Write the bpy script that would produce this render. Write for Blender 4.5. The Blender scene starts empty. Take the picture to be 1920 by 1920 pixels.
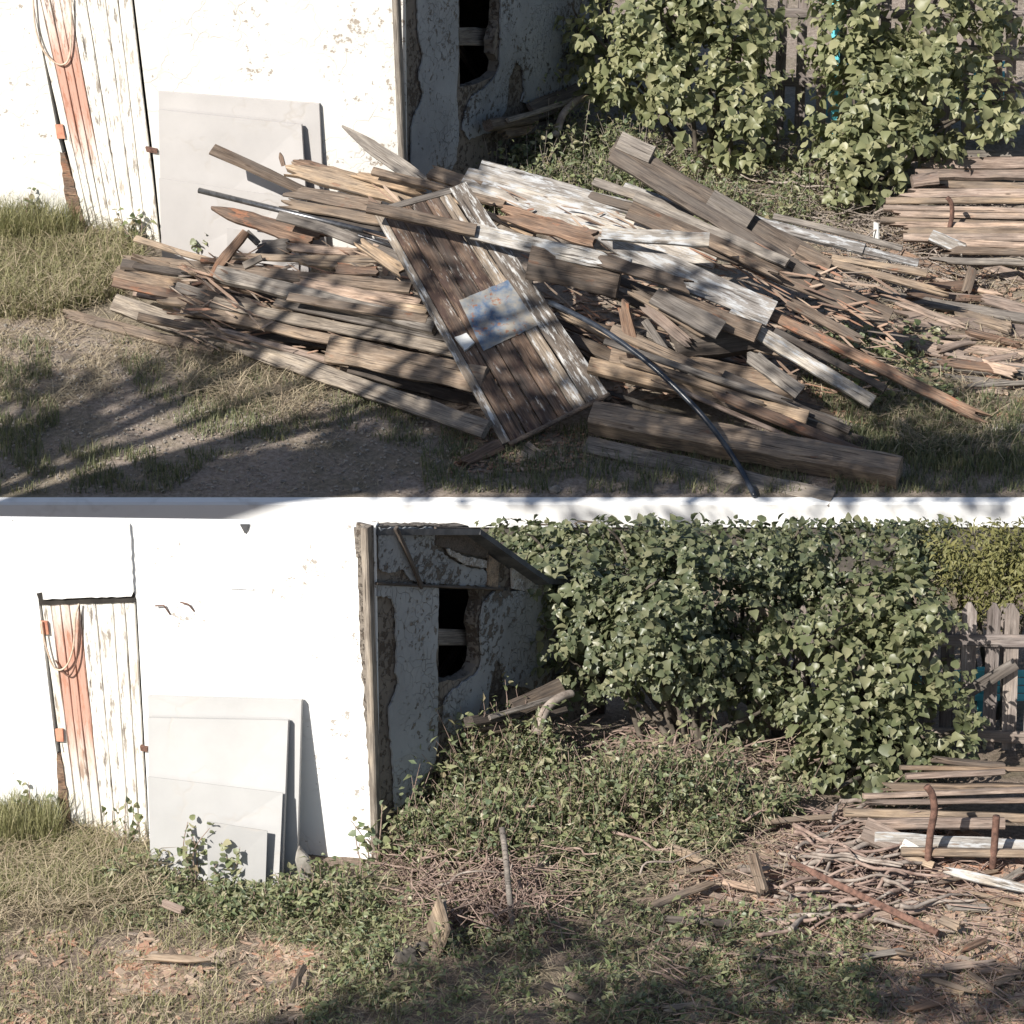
import bpy, math, random
from mathutils import Vector, Matrix, noise
from mathutils.geometry import tessellate_polygon
R = math.radians
rnd = random.Random(7)
scene = bpy.context.scene
col = scene.collection

# ------------------------------------------------------------------ camera, world, sun, exposure
FPX = 8000.0                      # focal length in pixels of the 1920-pixel photograph
PITCH = R(22.0)
SUN_AZ, SUN_EL = R(38), R(36)     # sun stands behind the camera, to its left
D0 = 31.0
a0 = PITCH + math.atan((1612 - 960) / FPX)
CAM = Vector((0.0, -D0 * math.cos(a0), D0 * math.sin(a0)))
cd = bpy.data.cameras.new('camera')
cam = bpy.data.objects.new('camera', cd); col.objects.link(cam)
cam.location = CAM; cam.rotation_euler = (math.pi / 2 - PITCH, 0, 0)
cd.sensor_width = 36; cd.lens = 36 * FPX / 1920; cd.clip_end = 1000
scene.camera = cam
w = bpy.data.worlds.new('World'); scene.world = w; w.use_nodes = True
wn = w.node_tree; sk = wn.nodes.new('ShaderNodeTexSky'); sk.sky_type = 'NISHITA'; sk.sun_disc = False
sk.sun_elevation = SUN_EL; sk.sun_rotation = math.pi + SUN_AZ
bg = wn.nodes['Background']; bg.inputs[1].default_value = 0.065
wn.links.new(sk.outputs[0], bg.inputs[0])
TOSUN = Vector((-math.sin(SUN_AZ) * math.cos(SUN_EL), -math.cos(SUN_AZ) * math.cos(SUN_EL), math.sin(SUN_EL)))
sd = bpy.data.lights.new('sun', 'SUN'); sd.energy = 4.7; sd.angle = R(0.55); sd.color = (1, .955, .88)
sun = bpy.data.objects.new('sun', sd); col.objects.link(sun)
sun.rotation_euler = TOSUN.to_track_quat('Z', 'Y').to_euler()
scene.view_settings.view_transform = 'Standard'; scene.view_settings.look = 'None'
scene.view_settings.gamma = 1; scene.view_settings.use_curve_mapping = False
scene.view_settings.exposure = 0.58
scene.cycles.max_bounces = 6; scene.cycles.diffuse_bounces = 3; scene.cycles.transparent_max_bounces = 8

# ------------------------------------------------------------------ from a photograph position to a point of the place
FWD = Vector((0, math.cos(PITCH), -math.sin(PITCH))); UPV = Vector((0, math.sin(PITCH), math.cos(PITCH)))
def ray(px, py): return (FWD * FPX + Vector((1, 0, 0)) * (px - 960) + UPV * (960 - py)).normalized()
def proj(p):
    v = p - CAM; d = v.dot(FWD)
    return 960 + FPX * v.x / d, 960 - FPX * v.dot(UPV) / d
YE = 5.2                                                     # the terrace edge
ZE = (CAM + ray(960, 940) * ((YE - CAM.y) / ray(960, 940).y)).z
USL = math.tan(R(6.5))
def hill(x, y):                                              # lower yard
    h = 0.30 * math.exp(-((x - .55) / 1.15) ** 2 - ((y - 1.35) / .95) ** 2)
    h += 0.10 * math.exp(-((x - 2.0) / .9) ** 2 - ((y - .6) / .7) ** 2)
    return h + .02 * noise.noise(Vector((x * 1.7, y * 1.7, 3))) + (.09 * noise.noise(Vector((x * 2.1, y * 2.1, 5))) * min(1, h * 6))
def upland(x, y): return ZE + (y - YE) * USL + (.025 * noise.noise(Vector((x * 1.5, y * 1.5, 9))) if y > YE + .4 else 0)
def hit(px, py, fn):
    d = ray(px, py); z = fn(0, 8) if fn is upland else 0.0; p = None
    t = (z - CAM.z) / d.z
    for _ in range(14):
        p = CAM + d * t; t += (fn(p.x, p.y) - p.z) / (d.z - (USL if fn is upland else 0) * d.y)
    return CAM + d * t
def L(px, py): return hit(px, py, hill)
def U(px, py): return hit(px, py, upland)
def over(px, py, b, g):                                      # the point seen at (px,py) that stands above the ground seen at (px,b)
    q = g(px, b); d = ray(px, py); return CAM + d * ((q.y - CAM.y) / d.y)

# ------------------------------------------------------------------ materials
MATS = {}
def newmat(name):
    m = bpy.data.materials.new(name); m.use_nodes = True; nt = m.node_tree
    return m, nt, nt.nodes['Principled BSDF']
def N(nt, t, **kw):
    n = nt.nodes.new(t)
    for k, v in kw.items():
        if k[0] == 'i' and k[1:].isdigit(): n.inputs[int(k[1:])].default_value = v
        else: setattr(n, k, v)
    return n
def ramp(nt, fac, stops):
    r = nt.nodes.new('ShaderNodeValToRGB'); e = r.color_ramp.elements
    while len(e) < len(stops): e.new(.5)
    for i, (p, c) in enumerate(stops): e[i].position = p; e[i].color = (*c, 1) if len(c) == 3 else c
    nt.links.new(fac, r.inputs[0]); return r
def mix(nt, fac, a, b, bt='MIX'):
    m = nt.nodes.new('ShaderNodeMix'); m.data_type = 'RGBA'; m.blend_type = bt
    for s, v in ((m.inputs[0], fac), (m.inputs[6], a), (m.inputs[7], b)):
        if hasattr(v, 'links'): nt.links.new(v, s)
        elif isinstance(v, tuple): s.default_value = (*v, 1)
        else: s.default_value = v
    return m.outputs[2]
def math_(nt, op, a, b=None):
    m = nt.nodes.new('ShaderNodeMath'); m.operation = op
    for i, v in enumerate((a, b)):
        if v is None: continue
        if hasattr(v, 'links'): nt.links.new(v, m.inputs[i])
        else: m.inputs[i].default_value = v
    return m.outputs[0]
def noise_(nt, vec, scale, detail=5, rough=.6):
    n = N(nt, 'ShaderNodeTexNoise'); n.inputs['Scale'].default_value = scale
    n.inputs['Detail'].default_value = detail; n.inputs['Roughness'].default_value = rough
    if vec is not None: nt.links.new(vec, n.inputs['Vector'])
    return n.outputs[0]
def coords(nt, scale=(1, 1, 1), obj=True, rand=True):
    tc = N(nt, 'ShaderNodeTexCoord'); mp = N(nt, 'ShaderNodeMapping'); mp.inputs['Scale'].default_value = scale
    v = tc.outputs['Object']
    if rand:
        oi = N(nt, 'ShaderNodeObjectInfo'); ad = N(nt, 'ShaderNodeVectorMath', operation='ADD')
        mu = math_(nt, 'MULTIPLY', oi.outputs['Random'], 37.0)
        cb = N(nt, 'ShaderNodeCombineXYZ')
        for i in range(3): nt.links.new(mu, cb.inputs[i])
        nt.links.new(v, ad.inputs[0]); nt.links.new(cb.outputs[0], ad.inputs[1]); v = ad.outputs[0]
    nt.links.new(v, mp.inputs['Vector']); return mp.outputs[0]
def bump(nt, bs, h, strength, dist):
    b = N(nt, 'ShaderNodeBump'); b.inputs['Strength'].default_value = strength; b.inputs['Distance'].default_value = dist
    nt.links.new(h, b.inputs['Height']); nt.links.new(b.outputs[0], bs.inputs['Normal'])
def wood(name, dark, mid, light, paint=None, amount=.5, rot=None, rotamt=.6, rough=.85):
    m, nt, bs = newmat(name)
    fine = noise_(nt, coords(nt, (1.6, 34, 34)), 3.0, 6, .65)
    broad = noise_(nt, coords(nt, (1.1, 5, 5)), 2.2, 4, .6)
    c = ramp(nt, fine, [(.30, dark), (.50, mid), (.72, light)]).outputs[0]
    g = ramp(nt, broad, [(.30, (.50, .47, .45)), (.52, (1, 1, 1)), (.75, (1.25, 1.2, 1.1))]).outputs[0]
    c = mix(nt, 1.0, c, g, 'MULTIPLY')
    oi = N(nt, 'ShaderNodeObjectInfo')
    v = ramp(nt, oi.outputs['Random'], [(0, (.50, .49, .50)), (.35, (.80, .79, .80)), (.65, (1, 1, 1)), (1, (1.15, 1.07, .97))]).outputs[0]
    c = mix(nt, 1.0, c, v, 'MULTIPLY')
    crack = noise_(nt, coords(nt, (.9, 26, 26)), 2.3, 3, .5)
    cm = ramp(nt, crack, [(.335, (1, 1, 1)), (.37, (0, 0, 0))]).outputs[0]
    c = mix(nt, math_(nt, 'MULTIPLY', cm, .8), c, (.025, .018, .013))
    kn = N(nt, 'ShaderNodeTexVoronoi'); nt.links.new(coords(nt, (2.4, 7, 7)), kn.inputs['Vector']); kn.inputs['Scale'].default_value = 1.1
    km = ramp(nt, kn.outputs['Distance'], [(.05, (1, 1, 1)), (.11, (0, 0, 0))]).outputs[0]
    c = mix(nt, math_(nt, 'MULTIPLY', km, .75), c, (.05, .03, .02))
    stn = ramp(nt, noise_(nt, coords(nt, (.8, 2.6, 2.6)), 3.1, 6, .7), [(.42, (0, 0, 0)), (.60, (1, 1, 1))]).outputs[0]
    c = mix(nt, math_(nt, 'MULTIPLY', stn, .45), c, (.105, .092, .082))
    if rot:
        rm = ramp(nt, noise_(nt, coords(nt, (1.7, 5, 5)), 2.0, 5, .7), [(rotamt, (0, 0, 0)), (rotamt + .09, (1, 1, 1))]).outputs[0]
        c = mix(nt, rm, c, rot)
    if paint:
        pm = noise_(nt, coords(nt, (2.2, 12, 12)), 2.0, 8, .72)
        pr = ramp(nt, pm, [(amount - .04, (0, 0, 0)), (amount + .04, (1, 1, 1))]).outputs[0]
        c = mix(nt, pr, c, paint)
    nt.links.new(c, bs.inputs['Base Color']); bs.inputs['Roughness'].default_value = rough
    hsum = math_(nt, 'ADD', fine, math_(nt, 'MULTIPLY', cm, -1.2))
    bump(nt, bs, hsum, .7, .006)
    MATS[name] = m; return m
wood('wood_grey', (0.110, 0.095, 0.083), (0.262, 0.232, 0.201), (0.439, 0.397, 0.348))
wood('wood_brown', (0.079, 0.056, 0.041), (0.201, 0.149, 0.110), (0.366, 0.287, 0.217), rot=(0.146, 0.073, 0.044), rotamt=.62)
wood('wood_tan', (0.171, 0.122, 0.083), (0.366, 0.275, 0.195), (0.561, 0.445, 0.329), rot=(0.244, 0.128, 0.079), rotamt=.63)
wood('wood_rotten', (0.085, 0.051, 0.037), (0.213, 0.134, 0.091), (0.378, 0.262, 0.183), rot=(0.281, 0.128, 0.073), rotamt=.56)
wood('wood_dark', (0.044, 0.035, 0.030), (0.110, 0.088, 0.073), (0.209, 0.171, 0.138))
wood('wood_pale', (0.183, 0.165, 0.146), (0.403, 0.378, 0.348), (0.610, 0.586, 0.555), paint=(.44, .445, .45), amount=.55, rot=(0.232, 0.152, 0.104), rotamt=.62)
wood('wood_white', (.42, .34, .26), (.62, .56, .48), (.72, .68, .61), paint=(.80, .77, .71), amount=.44)
wood('wood_stack', (0.171, 0.122, 0.095), (0.378, 0.287, 0.232), (0.573, 0.458, 0.378), rot=(0.244, 0.134, 0.091), rotamt=.64)
wood('wood_olddoor', (.040, .028, .022), (.12, .080, .06), (.27, .20, .15), paint=(.46, .44, .41), amount=.63, rot=(.07, .042, .033), rotamt=.52)
wood('wood_doorstile', (.17, .135, .105), (.29, .24, .19), (.43, .37, .31), paint=(.52, .515, .50), amount=.56)
def redstain():
    m = MATS['wood_white'].copy(); m.name = 'wood_redstain'; nt = m.node_tree; bs = nt.nodes['Principled BSDF']
    src = bs.inputs['Base Color'].links[0].from_socket; tc = N(nt, 'ShaderNodeTexCoord'); sx = N(nt, 'ShaderNodeSeparateXYZ'); nt.links.new(tc.outputs['Object'], sx.inputs[0])
    wob = math_(nt, 'MULTIPLY', noise_(nt, coords(nt, (1.2, 9, 9)), 3, 6, .7), .9)
    x = math_(nt, 'ADD', sx.outputs[0], wob)
    z = ramp(nt, math_(nt, 'MULTIPLY', math_(nt, 'ADD', x, 2.0), .25), [(.36, (.25, .25, .25)), (.46, (1, 1, 1)), (.60, (1, 1, 1)), (.74, (0, 0, 0))]).outputs[0]
    nt.links.new(mix(nt, math_(nt, 'MULTIPLY', z, .78), src, (.47, .19, .115)), bs.inputs['Base Color']); MATS['wood_redstain'] = m
redstain()
wood('picket_wood', (.16, .13, .12), (.34, .29, .265), (.50, .45, .41))

def plain(name, c1, c2, scale=6, rough=.8, metal=0.0, bmp=.3, dist=.004, stops=(.35, .65), detail=6):
    m, nt, bs = newmat(name)
    n = noise_(nt, coords(nt, (1, 1, 1)), scale, detail, .65)
    nt.links.new(ramp(nt, n, [(stops[0], c1), (stops[1], c2)]).outputs[0], bs.inputs['Base Color'])
    bs.inputs['Roughness'].default_value = rough; bs.inputs['Metallic'].default_value = metal
    bump(nt, bs, n, bmp, dist); MATS[name] = m; return m
plain('rust', (.075, .04, .03), (.21, .115, .085), 22, .9, 0, .8, .006)
plain('rust_pale', (.40, .17, .11), (.62, .30, .20), 14, .8)
plain('steel', (.10, .10, .105), (.22, .22, .23), 20, .35, .8)
plain('hose_black', (.018, .022, .03), (.05, .058, .075), 12, .28, 0, .1)
plain('stone', (.16, .145, .125), (.34, .315, .28), 9, .9, 0, .6, .01)
plain('stone_dark', (.045, .04, .035), (.12, .105, .09), 9, .9, 0, .6, .01)
plain('cord', (.5, .36, .26), (.66, .55, .45), 30, .8)
plain('twig', (.16, .125, .105), (.42, .36, .31), 9, .9)
plain('twig_red', (.17, .11, .09), (.40, .30, .25), 9, .9)
plain('bark', (.05, .04, .03), (.15, .125, .10), 7, .95, 0, .9, .02)
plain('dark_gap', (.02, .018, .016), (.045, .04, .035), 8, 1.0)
plain('interior', (.05, .035, .03), (.10, .07, .06), 3, 1.0)
plain('turquoise', (.12, .60, .70), (.20, .74, .84), 4, .6)
plain('tar', (.035, .036, .04), (.10, .10, .105), 6, .8, 0, .6, .01)
plain('lath', (.22, .165, .12), (.36, .29, .225), 5, .95, 0, .7, .01)
plain('white_plastic', (.6, .6, .58), (.75, .75, .73), 4, .5)

def plaster(name, base, under, lo, crack_scale, bmp=.6, fleck=.62):
    m, nt, bs = newmat(name)
    v = coords(nt, (1, 1, 1), rand=False)
    tint = ramp(nt, noise_(nt, v, 1.3, 6, .6), [(.3, tuple(x * lo for x in base)), (.6, base)]).outputs[0]
    flk = noise_(nt, v, 17, 8, .72)
    big = noise_(nt, v, 2.1, 3, .5)
    f = math_(nt, 'ADD', math_(nt, 'MULTIPLY', flk, .75), math_(nt, 'MULTIPLY', big, .33))
    if name.startswith('whitewash'):          # the coat flakes most near the corner, which is the shed's origin
        sx = N(nt, 'ShaderNodeSeparateXYZ'); nt.links.new(v, sx.inputs[0])
        f = math_(nt, 'ADD', f, ramp(nt, math_(nt, 'MULTIPLY', sx.outputs[0], -1.0), [(.0, (.055, .055, .055)), (.55, (.03, .03, .03)), (.95, (0, 0, 0))]).outputs[0])
    fm = ramp(nt, f, [(fleck, (0, 0, 0)), (fleck + .02, (1, 1, 1))]).outputs[0]
    c = mix(nt, fm, tint, under)
    vz = N(nt, 'ShaderNodeTexVoronoi'); vz.feature = 'DISTANCE_TO_EDGE'; vz.inputs['Scale'].default_value = crack_scale
    ds = N(nt, 'ShaderNodeVectorMath', operation='ADD'); nz = N(nt, 'ShaderNodeTexNoise'); nz.inputs['Scale'].default_value = 5
    nt.links.new(v, nz.inputs['Vector']); nt.links.new(v, ds.inputs[0])
    sc = N(nt, 'ShaderNodeVectorMath', operation='SCALE'); sc.inputs['Scale'].default_value = .35
    nt.links.new(nz.outputs['Color'], sc.inputs[0]); nt.links.new(sc.outputs[0], ds.inputs[1]); nt.links.new(ds.outputs[0], vz.inputs['Vector'])
    cr = ramp(nt, vz.outputs['Distance'], [(.0, (1, 1, 1)), (.035, (0, 0, 0))]).outputs[0]
    crm = math_(nt, 'MULTIPLY', cr, ramp(nt, noise_(nt, v, 1.7, 4, .6), [(.42, (0, 0, 0)), (.58, (1, 1, 1))]).outputs[0])
    c = mix(nt, math_(nt, 'MULTIPLY', crm, .18 if name.startswith('whitewash') else .6), c, under)
    nt.links.new(c, bs.inputs['Base Color']); bs.inputs['Roughness'].default_value = .9
    h = math_(nt, 'SUBTRACT', math_(nt, 'MULTIPLY', flk, .5), math_(nt, 'ADD', fm, crm)); bump(nt, bs, h, bmp, .008)
    MATS[name] = m; return m
plaster('whitewash', (.66, .645, .61), (.34, .29, .24), .93, 3, .5, .655)
plaster('whitewash_bright', (.85, .85, .84), (.40, .36, .32), .96, 3, .4, .672)
plaster('old_plaster', (.37, .385, .40), (.20, .175, .15), .66, 9, 1.0, .62)
plaster('flaky_plaster', (.32, .335, .35), (.12, .105, .092), .60, 16, 1.0, .585)
plaster('bare_wall', (.22, .19, .16), (.085, .066, .052), .6, 8, 1.0, .57)
plaster('sheet_board', (.47, .45, .44), (.40, .37, .34), .87, 1.3, .2, .74)
plaster('sheet_board_mid', (.43, .425, .42), (.40, .37, .34), .87, 1.3, .2, .74)
plaster('sheet_board_low', (.37, .365, .36), (.40, .37, .34), .87, 1.3, .2, .74)
plaster('sheet_board_bright', (.47, .465, .46), (.45, .42, .39), .87, 1.3, .2, .75)
plaster('edge_paint', (.86, .86, .85), (.6, .58, .55), .97, .8, .15, .74)

def leafmat(name, cols, trans=.35, rough=.45):
    m, nt, bs = newmat(name)
    geo = N(nt, 'ShaderNodeNewGeometry'); oi = N(nt, 'ShaderNodeObjectInfo')
    r = math_(nt, 'FRACT', math_(nt, 'ADD', geo.outputs['Random Per Island'], oi.outputs['Random']))
    n = len(cols); c = ramp(nt, r, [(i / max(1, n - 1), k) for i, k in enumerate(cols)]).outputs[0]
    nt.links.new(c, bs.inputs['Base Color']); bs.inputs['Roughness'].default_value = rough
    tr = N(nt, 'ShaderNodeBsdfTranslucent'); nt.links.new(mix(nt, .5, c, (.16, .22, .05)), tr.inputs[0])
    ms = N(nt, 'ShaderNodeMixShader'); ms.inputs[0].default_value = trans
    nt.links.new(bs.outputs[0], ms.inputs[1]); nt.links.new(tr.outputs[0], ms.inputs[2])
    nt.links.new(ms.outputs[0], nt.nodes['Material Output'].inputs[0]); MATS[name] = m
leafmat('lilac_leaf', [(.075, .095, .05), (.12, .14, .075), (.19, .20, .11), (.095, .115, .07), (.26, .255, .15), (.11, .13, .07)], .25, .40)
leafmat('lilac_leaf_mid', [(.12, .14, .07), (.20, .21, .11), (.16, .18, .09), (.30, .29, .17), (.10, .12, .06)], .28, .42)
leafmat('lilac_leaf_light', [(.13, .15, .075), (.27, .275, .145), (.20, .215, .105), (.40, .385, .22), (.16, .18, .09), (.31, .30, .16)], .3, .45)
leafmat('conifer_leaf', [(.13, .135, .045), (.21, .195, .07), (.15, .145, .05)], .2, .6)
leafmat('weed_leaf', [(.13, .17, .08), (.23, .26, .125), (.33, .335, .18), (.15, .195, .12), (.40, .37, .23), (.10, .13, .065), (.27, .29, .15), (.30, .24, .15)], .3, .45)
leafmat('grass_blade', [(.21, .21, .095), (.30, .285, .14), (.40, .36, .21), (.17, .18, .08)], .25, .6)
leafmat('dark_grass', [(.10, .12, .055), (.15, .165, .08), (.27, .25, .14)], .2, .6)
leafmat('straw', [(.36, .30, .20), (.50, .42, .29), (.28, .215, .15), (.42, .345, .24)], .1, .7)
leafmat('chip', [(.36, .19, .125), (.40, .275, .20), (.22, .15, .115), (.48, .36, .27), (.26, .215, .18)], 0, .85)
leafmat('pebble', [(.28, .25, .21), (.40, .36, .31), (.20, .18, .155)], 0, .9)

def soil(name, cols, green):
    m, nt, bs = newmat(name); v = coords(nt, (1, 1, 1), rand=False)
    a = noise_(nt, v, 1.1, 6, .65); b = noise_(nt, v, 26, 7, .7)
    c = ramp(nt, b, [(.32, cols[0]), (.5, cols[1]), (.7, cols[2])]).outputs[0]
    c = mix(nt, math_(nt, 'MULTIPLY', ramp(nt, a, [(.45, (0, 0, 0)), (.62, (1, 1, 1))]).outputs[0], .6), c, green)
    nt.links.new(c, bs.inputs['Base Color']); bs.inputs['Roughness'].default_value = .95
    bump(nt, bs, math_(nt, 'ADD', b, noise_(nt, v, 90, 4, .6)), .9, .02); MATS[name] = m
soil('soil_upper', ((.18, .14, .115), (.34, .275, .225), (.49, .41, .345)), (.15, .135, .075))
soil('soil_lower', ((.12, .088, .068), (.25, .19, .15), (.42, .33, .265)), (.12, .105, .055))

# ------------------------------------------------------------------ object helpers
def put(name, verts, faces, mat, parent=None, base=None, smooth=False):
    base = base if base is not None else (parent.location.copy() if parent else Vector((0, 0, 0)))
    me = bpy.data.meshes.new(name)
    me.from_pydata([tuple(Vector(v) - base) for v in verts], [], faces); me.validate()
    if smooth: me.shade_smooth()
    me.materials.append(MATS[mat])
    o = bpy.data.objects.new(name, me); col.objects.link(o)
    if parent is None: o.location = base
    else: o.parent = parent; o.location = base - parent.location
    return o
def tag(o, label=None, cat=None, group=None, kind=None):
    for k, v in (('label', label), ('category', cat), ('group', group), ('kind', kind)):
        if v: o[k] = v
    return o
def empty(name, loc, label, cat, group=None):
    o = bpy.data.objects.new(name, None); col.objects.link(o); o.location = loc; return tag(o, label, cat, group)
def slab(name, outer, n, t, mat, parent=None, holes=(), base=None, jag=0.0, seed=1):
    """flat plate: outer / holes are loops of points in one plane, n its outward normal, t its thickness behind that plane"""
    rr = random.Random(seed)
    def rag(loop):
        if not jag: return [Vector(p) for p in loop]
        out = []
        ax = (Vector(loop[1]) - Vector(loop[0]))
        for i, p in enumerate(loop):
            q = Vector(loop[(i + 1) % len(loop)]); p = Vector(p); d = q - p; k = max(1, int(d.length / .035))
            side = d.normalized().cross(n) if d.length else ax
            for j in range(k):
                out.append(p + d * (j / k) + side * rr.uniform(-jag, jag))
        return out
    loops = [rag(outer)] + [rag(h) for h in holes]
    V = []; F = []
    for lp in loops: V += lp
    k = len(V); tris = tessellate_polygon(loops)
    V2 = V + [v - n * t for v in V]
    for tr in tris:
        f = list(tr)
        if (V[f[1]] - V[f[0]]).cross(V[f[2]] - V[f[0]]).dot(n) < 0: f.reverse()
        F.append(tuple(f)); F.append(tuple(i + k for i in reversed(f)))
    s = 0
    for lp in loops:
        m_ = len(lp)
        for i in range(m_): a, b = s + i, s + (i + 1) % m_; F.append((a, b, b + k, a + k))
        s += m_
    return put(name, V2, F, mat, parent, base)
def tube_geo(pts, rad, sides=8, V=None, F=None, cap=True):
    V = [] if V is None else V; F = [] if F is None else F
    pts = [Vector(p) for p in pts]; n = len(pts); s0 = len(V); up = None
    for i, p in enumerate(pts):
        d = (pts[min(i + 1, n - 1)] - pts[max(i - 1, 0)]).normalized()
        u = d.orthogonal().normalized() if up is None else (up - d * up.dot(d)).normalized()
        up = u; v = d.cross(u); r = rad[i] if isinstance(rad, (list, tuple)) else rad
        for k in range(sides):
            a = 2 * math.pi * k / sides; V.append(p + (u * math.cos(a) + v * math.sin(a)) * r)
    for i in range(n - 1):
        for k in range(sides):
            a = s0 + i * sides + k; b = s0 + i * sides + (k + 1) % sides; F.append((a, b, b + sides, a + sides))
    if cap: F.append(tuple(range(s0 + sides - 1, s0 - 1, -1))); F.append(tuple(range(s0 + (n - 1) * sides, s0 + n * sides)))
    return V, F
def smooth_path(pts, k=5):
    pts = [Vector(p) for p in pts]; out = []
    for i in range(len(pts) - 1):
        p0, p1, p2, p3 = pts[max(0, i - 1)], pts[i], pts[i + 1], pts[min(len(pts) - 1, i + 2)]
        for j in range(k):
            t = j / k
            out.append(.5 * ((2 * p1) + (p2 - p0) * t + (2 * p0 - 5 * p1 + 4 * p2 - p3) * t * t + (3 * p1 - p0 - 3 * p2 + p3) * t ** 3))
    return out + [pts[-1]]
def board_geo(Ln, w1, w2, t, seed, ends=('cut', 'cut'), warp=.012, wear=.1):
    """a plank along local X, wide face towards +Z: uneven edges, warped, ends cut, broken or pointed"""
    rr = random.Random(seed); K = 7; n = max(6, min(30, int(Ln / .09))); V = []; F = []
    ph, ph2 = rr.uniform(0, 6.28), rr.uniform(0, 6.28); off = rr.uniform(0, 99)
    jl = [rr.uniform(0, 1) for _ in range(K)]; jr = [rr.uniform(0, 1) for _ in range(K)]
    for i in range(n + 1):
        u = i / n; wd = w1 + (w2 - w1) * u
        e1 = e2 = 1.0
        if ends[0] == 'point' and u < .35: wd *= .12 + .88 * (u / .35) ** .8
        if ends[1] == 'point' and u > .65: wd *= .12 + .88 * ((1 - u) / .35) ** .8
        zb = warp * Ln * .5 * math.sin(ph + u * 3.2); tw = warp * 1.2 * math.sin(ph2 + 2.5 * u) * wd * 3
        na = 1 + wear * (1.8 * noise.noise(Vector((u * Ln * 3, off, 0))) + 1.2 * min(0, noise.noise(Vector((u * Ln * 11, off, 3))))); nb = 1 + wear * (1.8 * noise.noise(Vector((u * Ln * 3, off, 7))) + 1.2 * min(0, noise.noise(Vector((u * Ln * 11, off, 5)))))
        for side in (1, -1):
            for k in range(K):
                v = k / (K - 1) * 2 - 1; x = (u - .5) * Ln
                y = v * wd / 2 * (na if v > 0 else nb)
                ch = .18 if abs(v) > .99 else 0
                z = side * t / 2 * (1 - ch * 1.5) + zb + tw * v
                z += wear * .12 * t * noise.noise(Vector((x * 6, v * 3 + off, side)))
                kk = k if side == 1 else k
                if ends[0] == 'rag' and i <= 1: x += (jl[kk] * min(.26, Ln * .16)) * (1 if i == 0 else .4)
                if ends[1] == 'rag' and i >= n - 1: x -= (jr[kk] * min(.26, Ln * .16)) * (1 if i == n else .4)
                V.append((x, y, z))
    S = 2 * K
    def idx(i, side, k): return i * S + (0 if side == 1 else K) + k
    for i in range(n):
        for k in range(K - 1):
            F.append((idx(i, 1, k), idx(i + 1, 1, k), idx(i + 1, 1, k + 1), idx(i, 1, k + 1)))
            F.append((idx(i, -1, k + 1), idx(i + 1, -1, k + 1), idx(i + 1, -1, k), idx(i, -1, k)))
        F.append((idx(i, -1, 0), idx(i + 1, -1, 0), idx(i + 1, 1, 0), idx(i, 1, 0)))
        F.append((idx(i, 1, K - 1), idx(i + 1, 1, K - 1), idx(i + 1, -1, K - 1), idx(i, -1, K - 1)))
    for k in range(K - 1):
        F.append((idx(0, 1, k), idx(0, 1, k + 1), idx(0, -1, k + 1), idx(0, -1, k)))
        F.append((idx(n, 1, k + 1), idx(n, 1, k), idx(n, -1, k), idx(n, -1, k + 1)))
    return V, F
SEED = [100]
def board_between(name, P1, P2, w1, w2, t, roll, mat, ends=('cut', 'cut'), parent=None, warp=.012, wear=.06, lift=0, seed=None):
    """a plank from P1 to P2 (centre of its wide face), the face turned by roll from level towards the camera side"""
    SEED[0] += 1
    P1, P2 = Vector(P1), Vector(P2); ax = (P2 - P1); Ln = ax.length; ax.normalize()
    up = Vector((0, 0, 1)); up = (up - ax * up.dot(ax)).normalized()
    tocam = (CAM - (P1 + P2) / 2); hz = ax.cross(up)
    if hz.dot(tocam) < 0: hz = -hz
    n = (up * math.cos(roll) + hz * math.sin(roll)).normalized(); y = n.cross(ax)
    V, F = board_geo(Ln, w1, w2, t, seed or SEED[0], ends, warp, wear)
    me = bpy.data.meshes.new(name); me.from_pydata(V, [], F); me.materials.append(MATS[mat])
    o = bpy.data.objects.new(name, me); col.objects.link(o)
    M = Matrix((ax, y, n)).transposed().to_4x4(); M.translation = (P1 + P2) / 2 - n * t / 2
    if parent: o.parent = parent; M.translation -= parent.location
    o.matrix_basis = M; return o
def pxboard(x1, y1, b1, x2, y2, b2, wpx, mat, t=.035, roll=30, ends=('cut', 'cut'), g=U, name='plank', label=None, cat='plank', group=None, w2=None, warp=.016, wear=.11, parent=None):
    P1 = over(x1, y1, b1, g); P2 = over(x2, y2, b2, g); ax = (P2 - P1).normalized(); rl = R(roll)
    up = Vector((0, 0, 1)); up = (up - ax * up.dot(ax)).normalized(); hz = ax.cross(up); mid = (P1 + P2) / 2
    if hz.dot(CAM - mid) < 0: hz = -hz
    n = up * math.cos(rl) + hz * math.sin(rl); y = n.cross(ax)
    q0 = proj(mid); q1 = proj(mid + y * .1); qa = proj(mid + ax * .1)
    dx, dy = qa[0] - q0[0], qa[1] - q0[1]; l = math.hypot(dx, dy) or 1
    per = abs((q1[0] - q0[0]) * -dy / l + (q1[1] - q0[1]) * dx / l) / .1
    wm = max(.02, wpx / max(per, 25)); wm2 = wm * ((w2 / wpx) if w2 else 1)
    o = board_between(name, P1, P2, wm, wm2, t, rl, mat, ends, parent, warp, wear)
    if parent is None: tag(o, label, cat, group)
    return o

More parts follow.
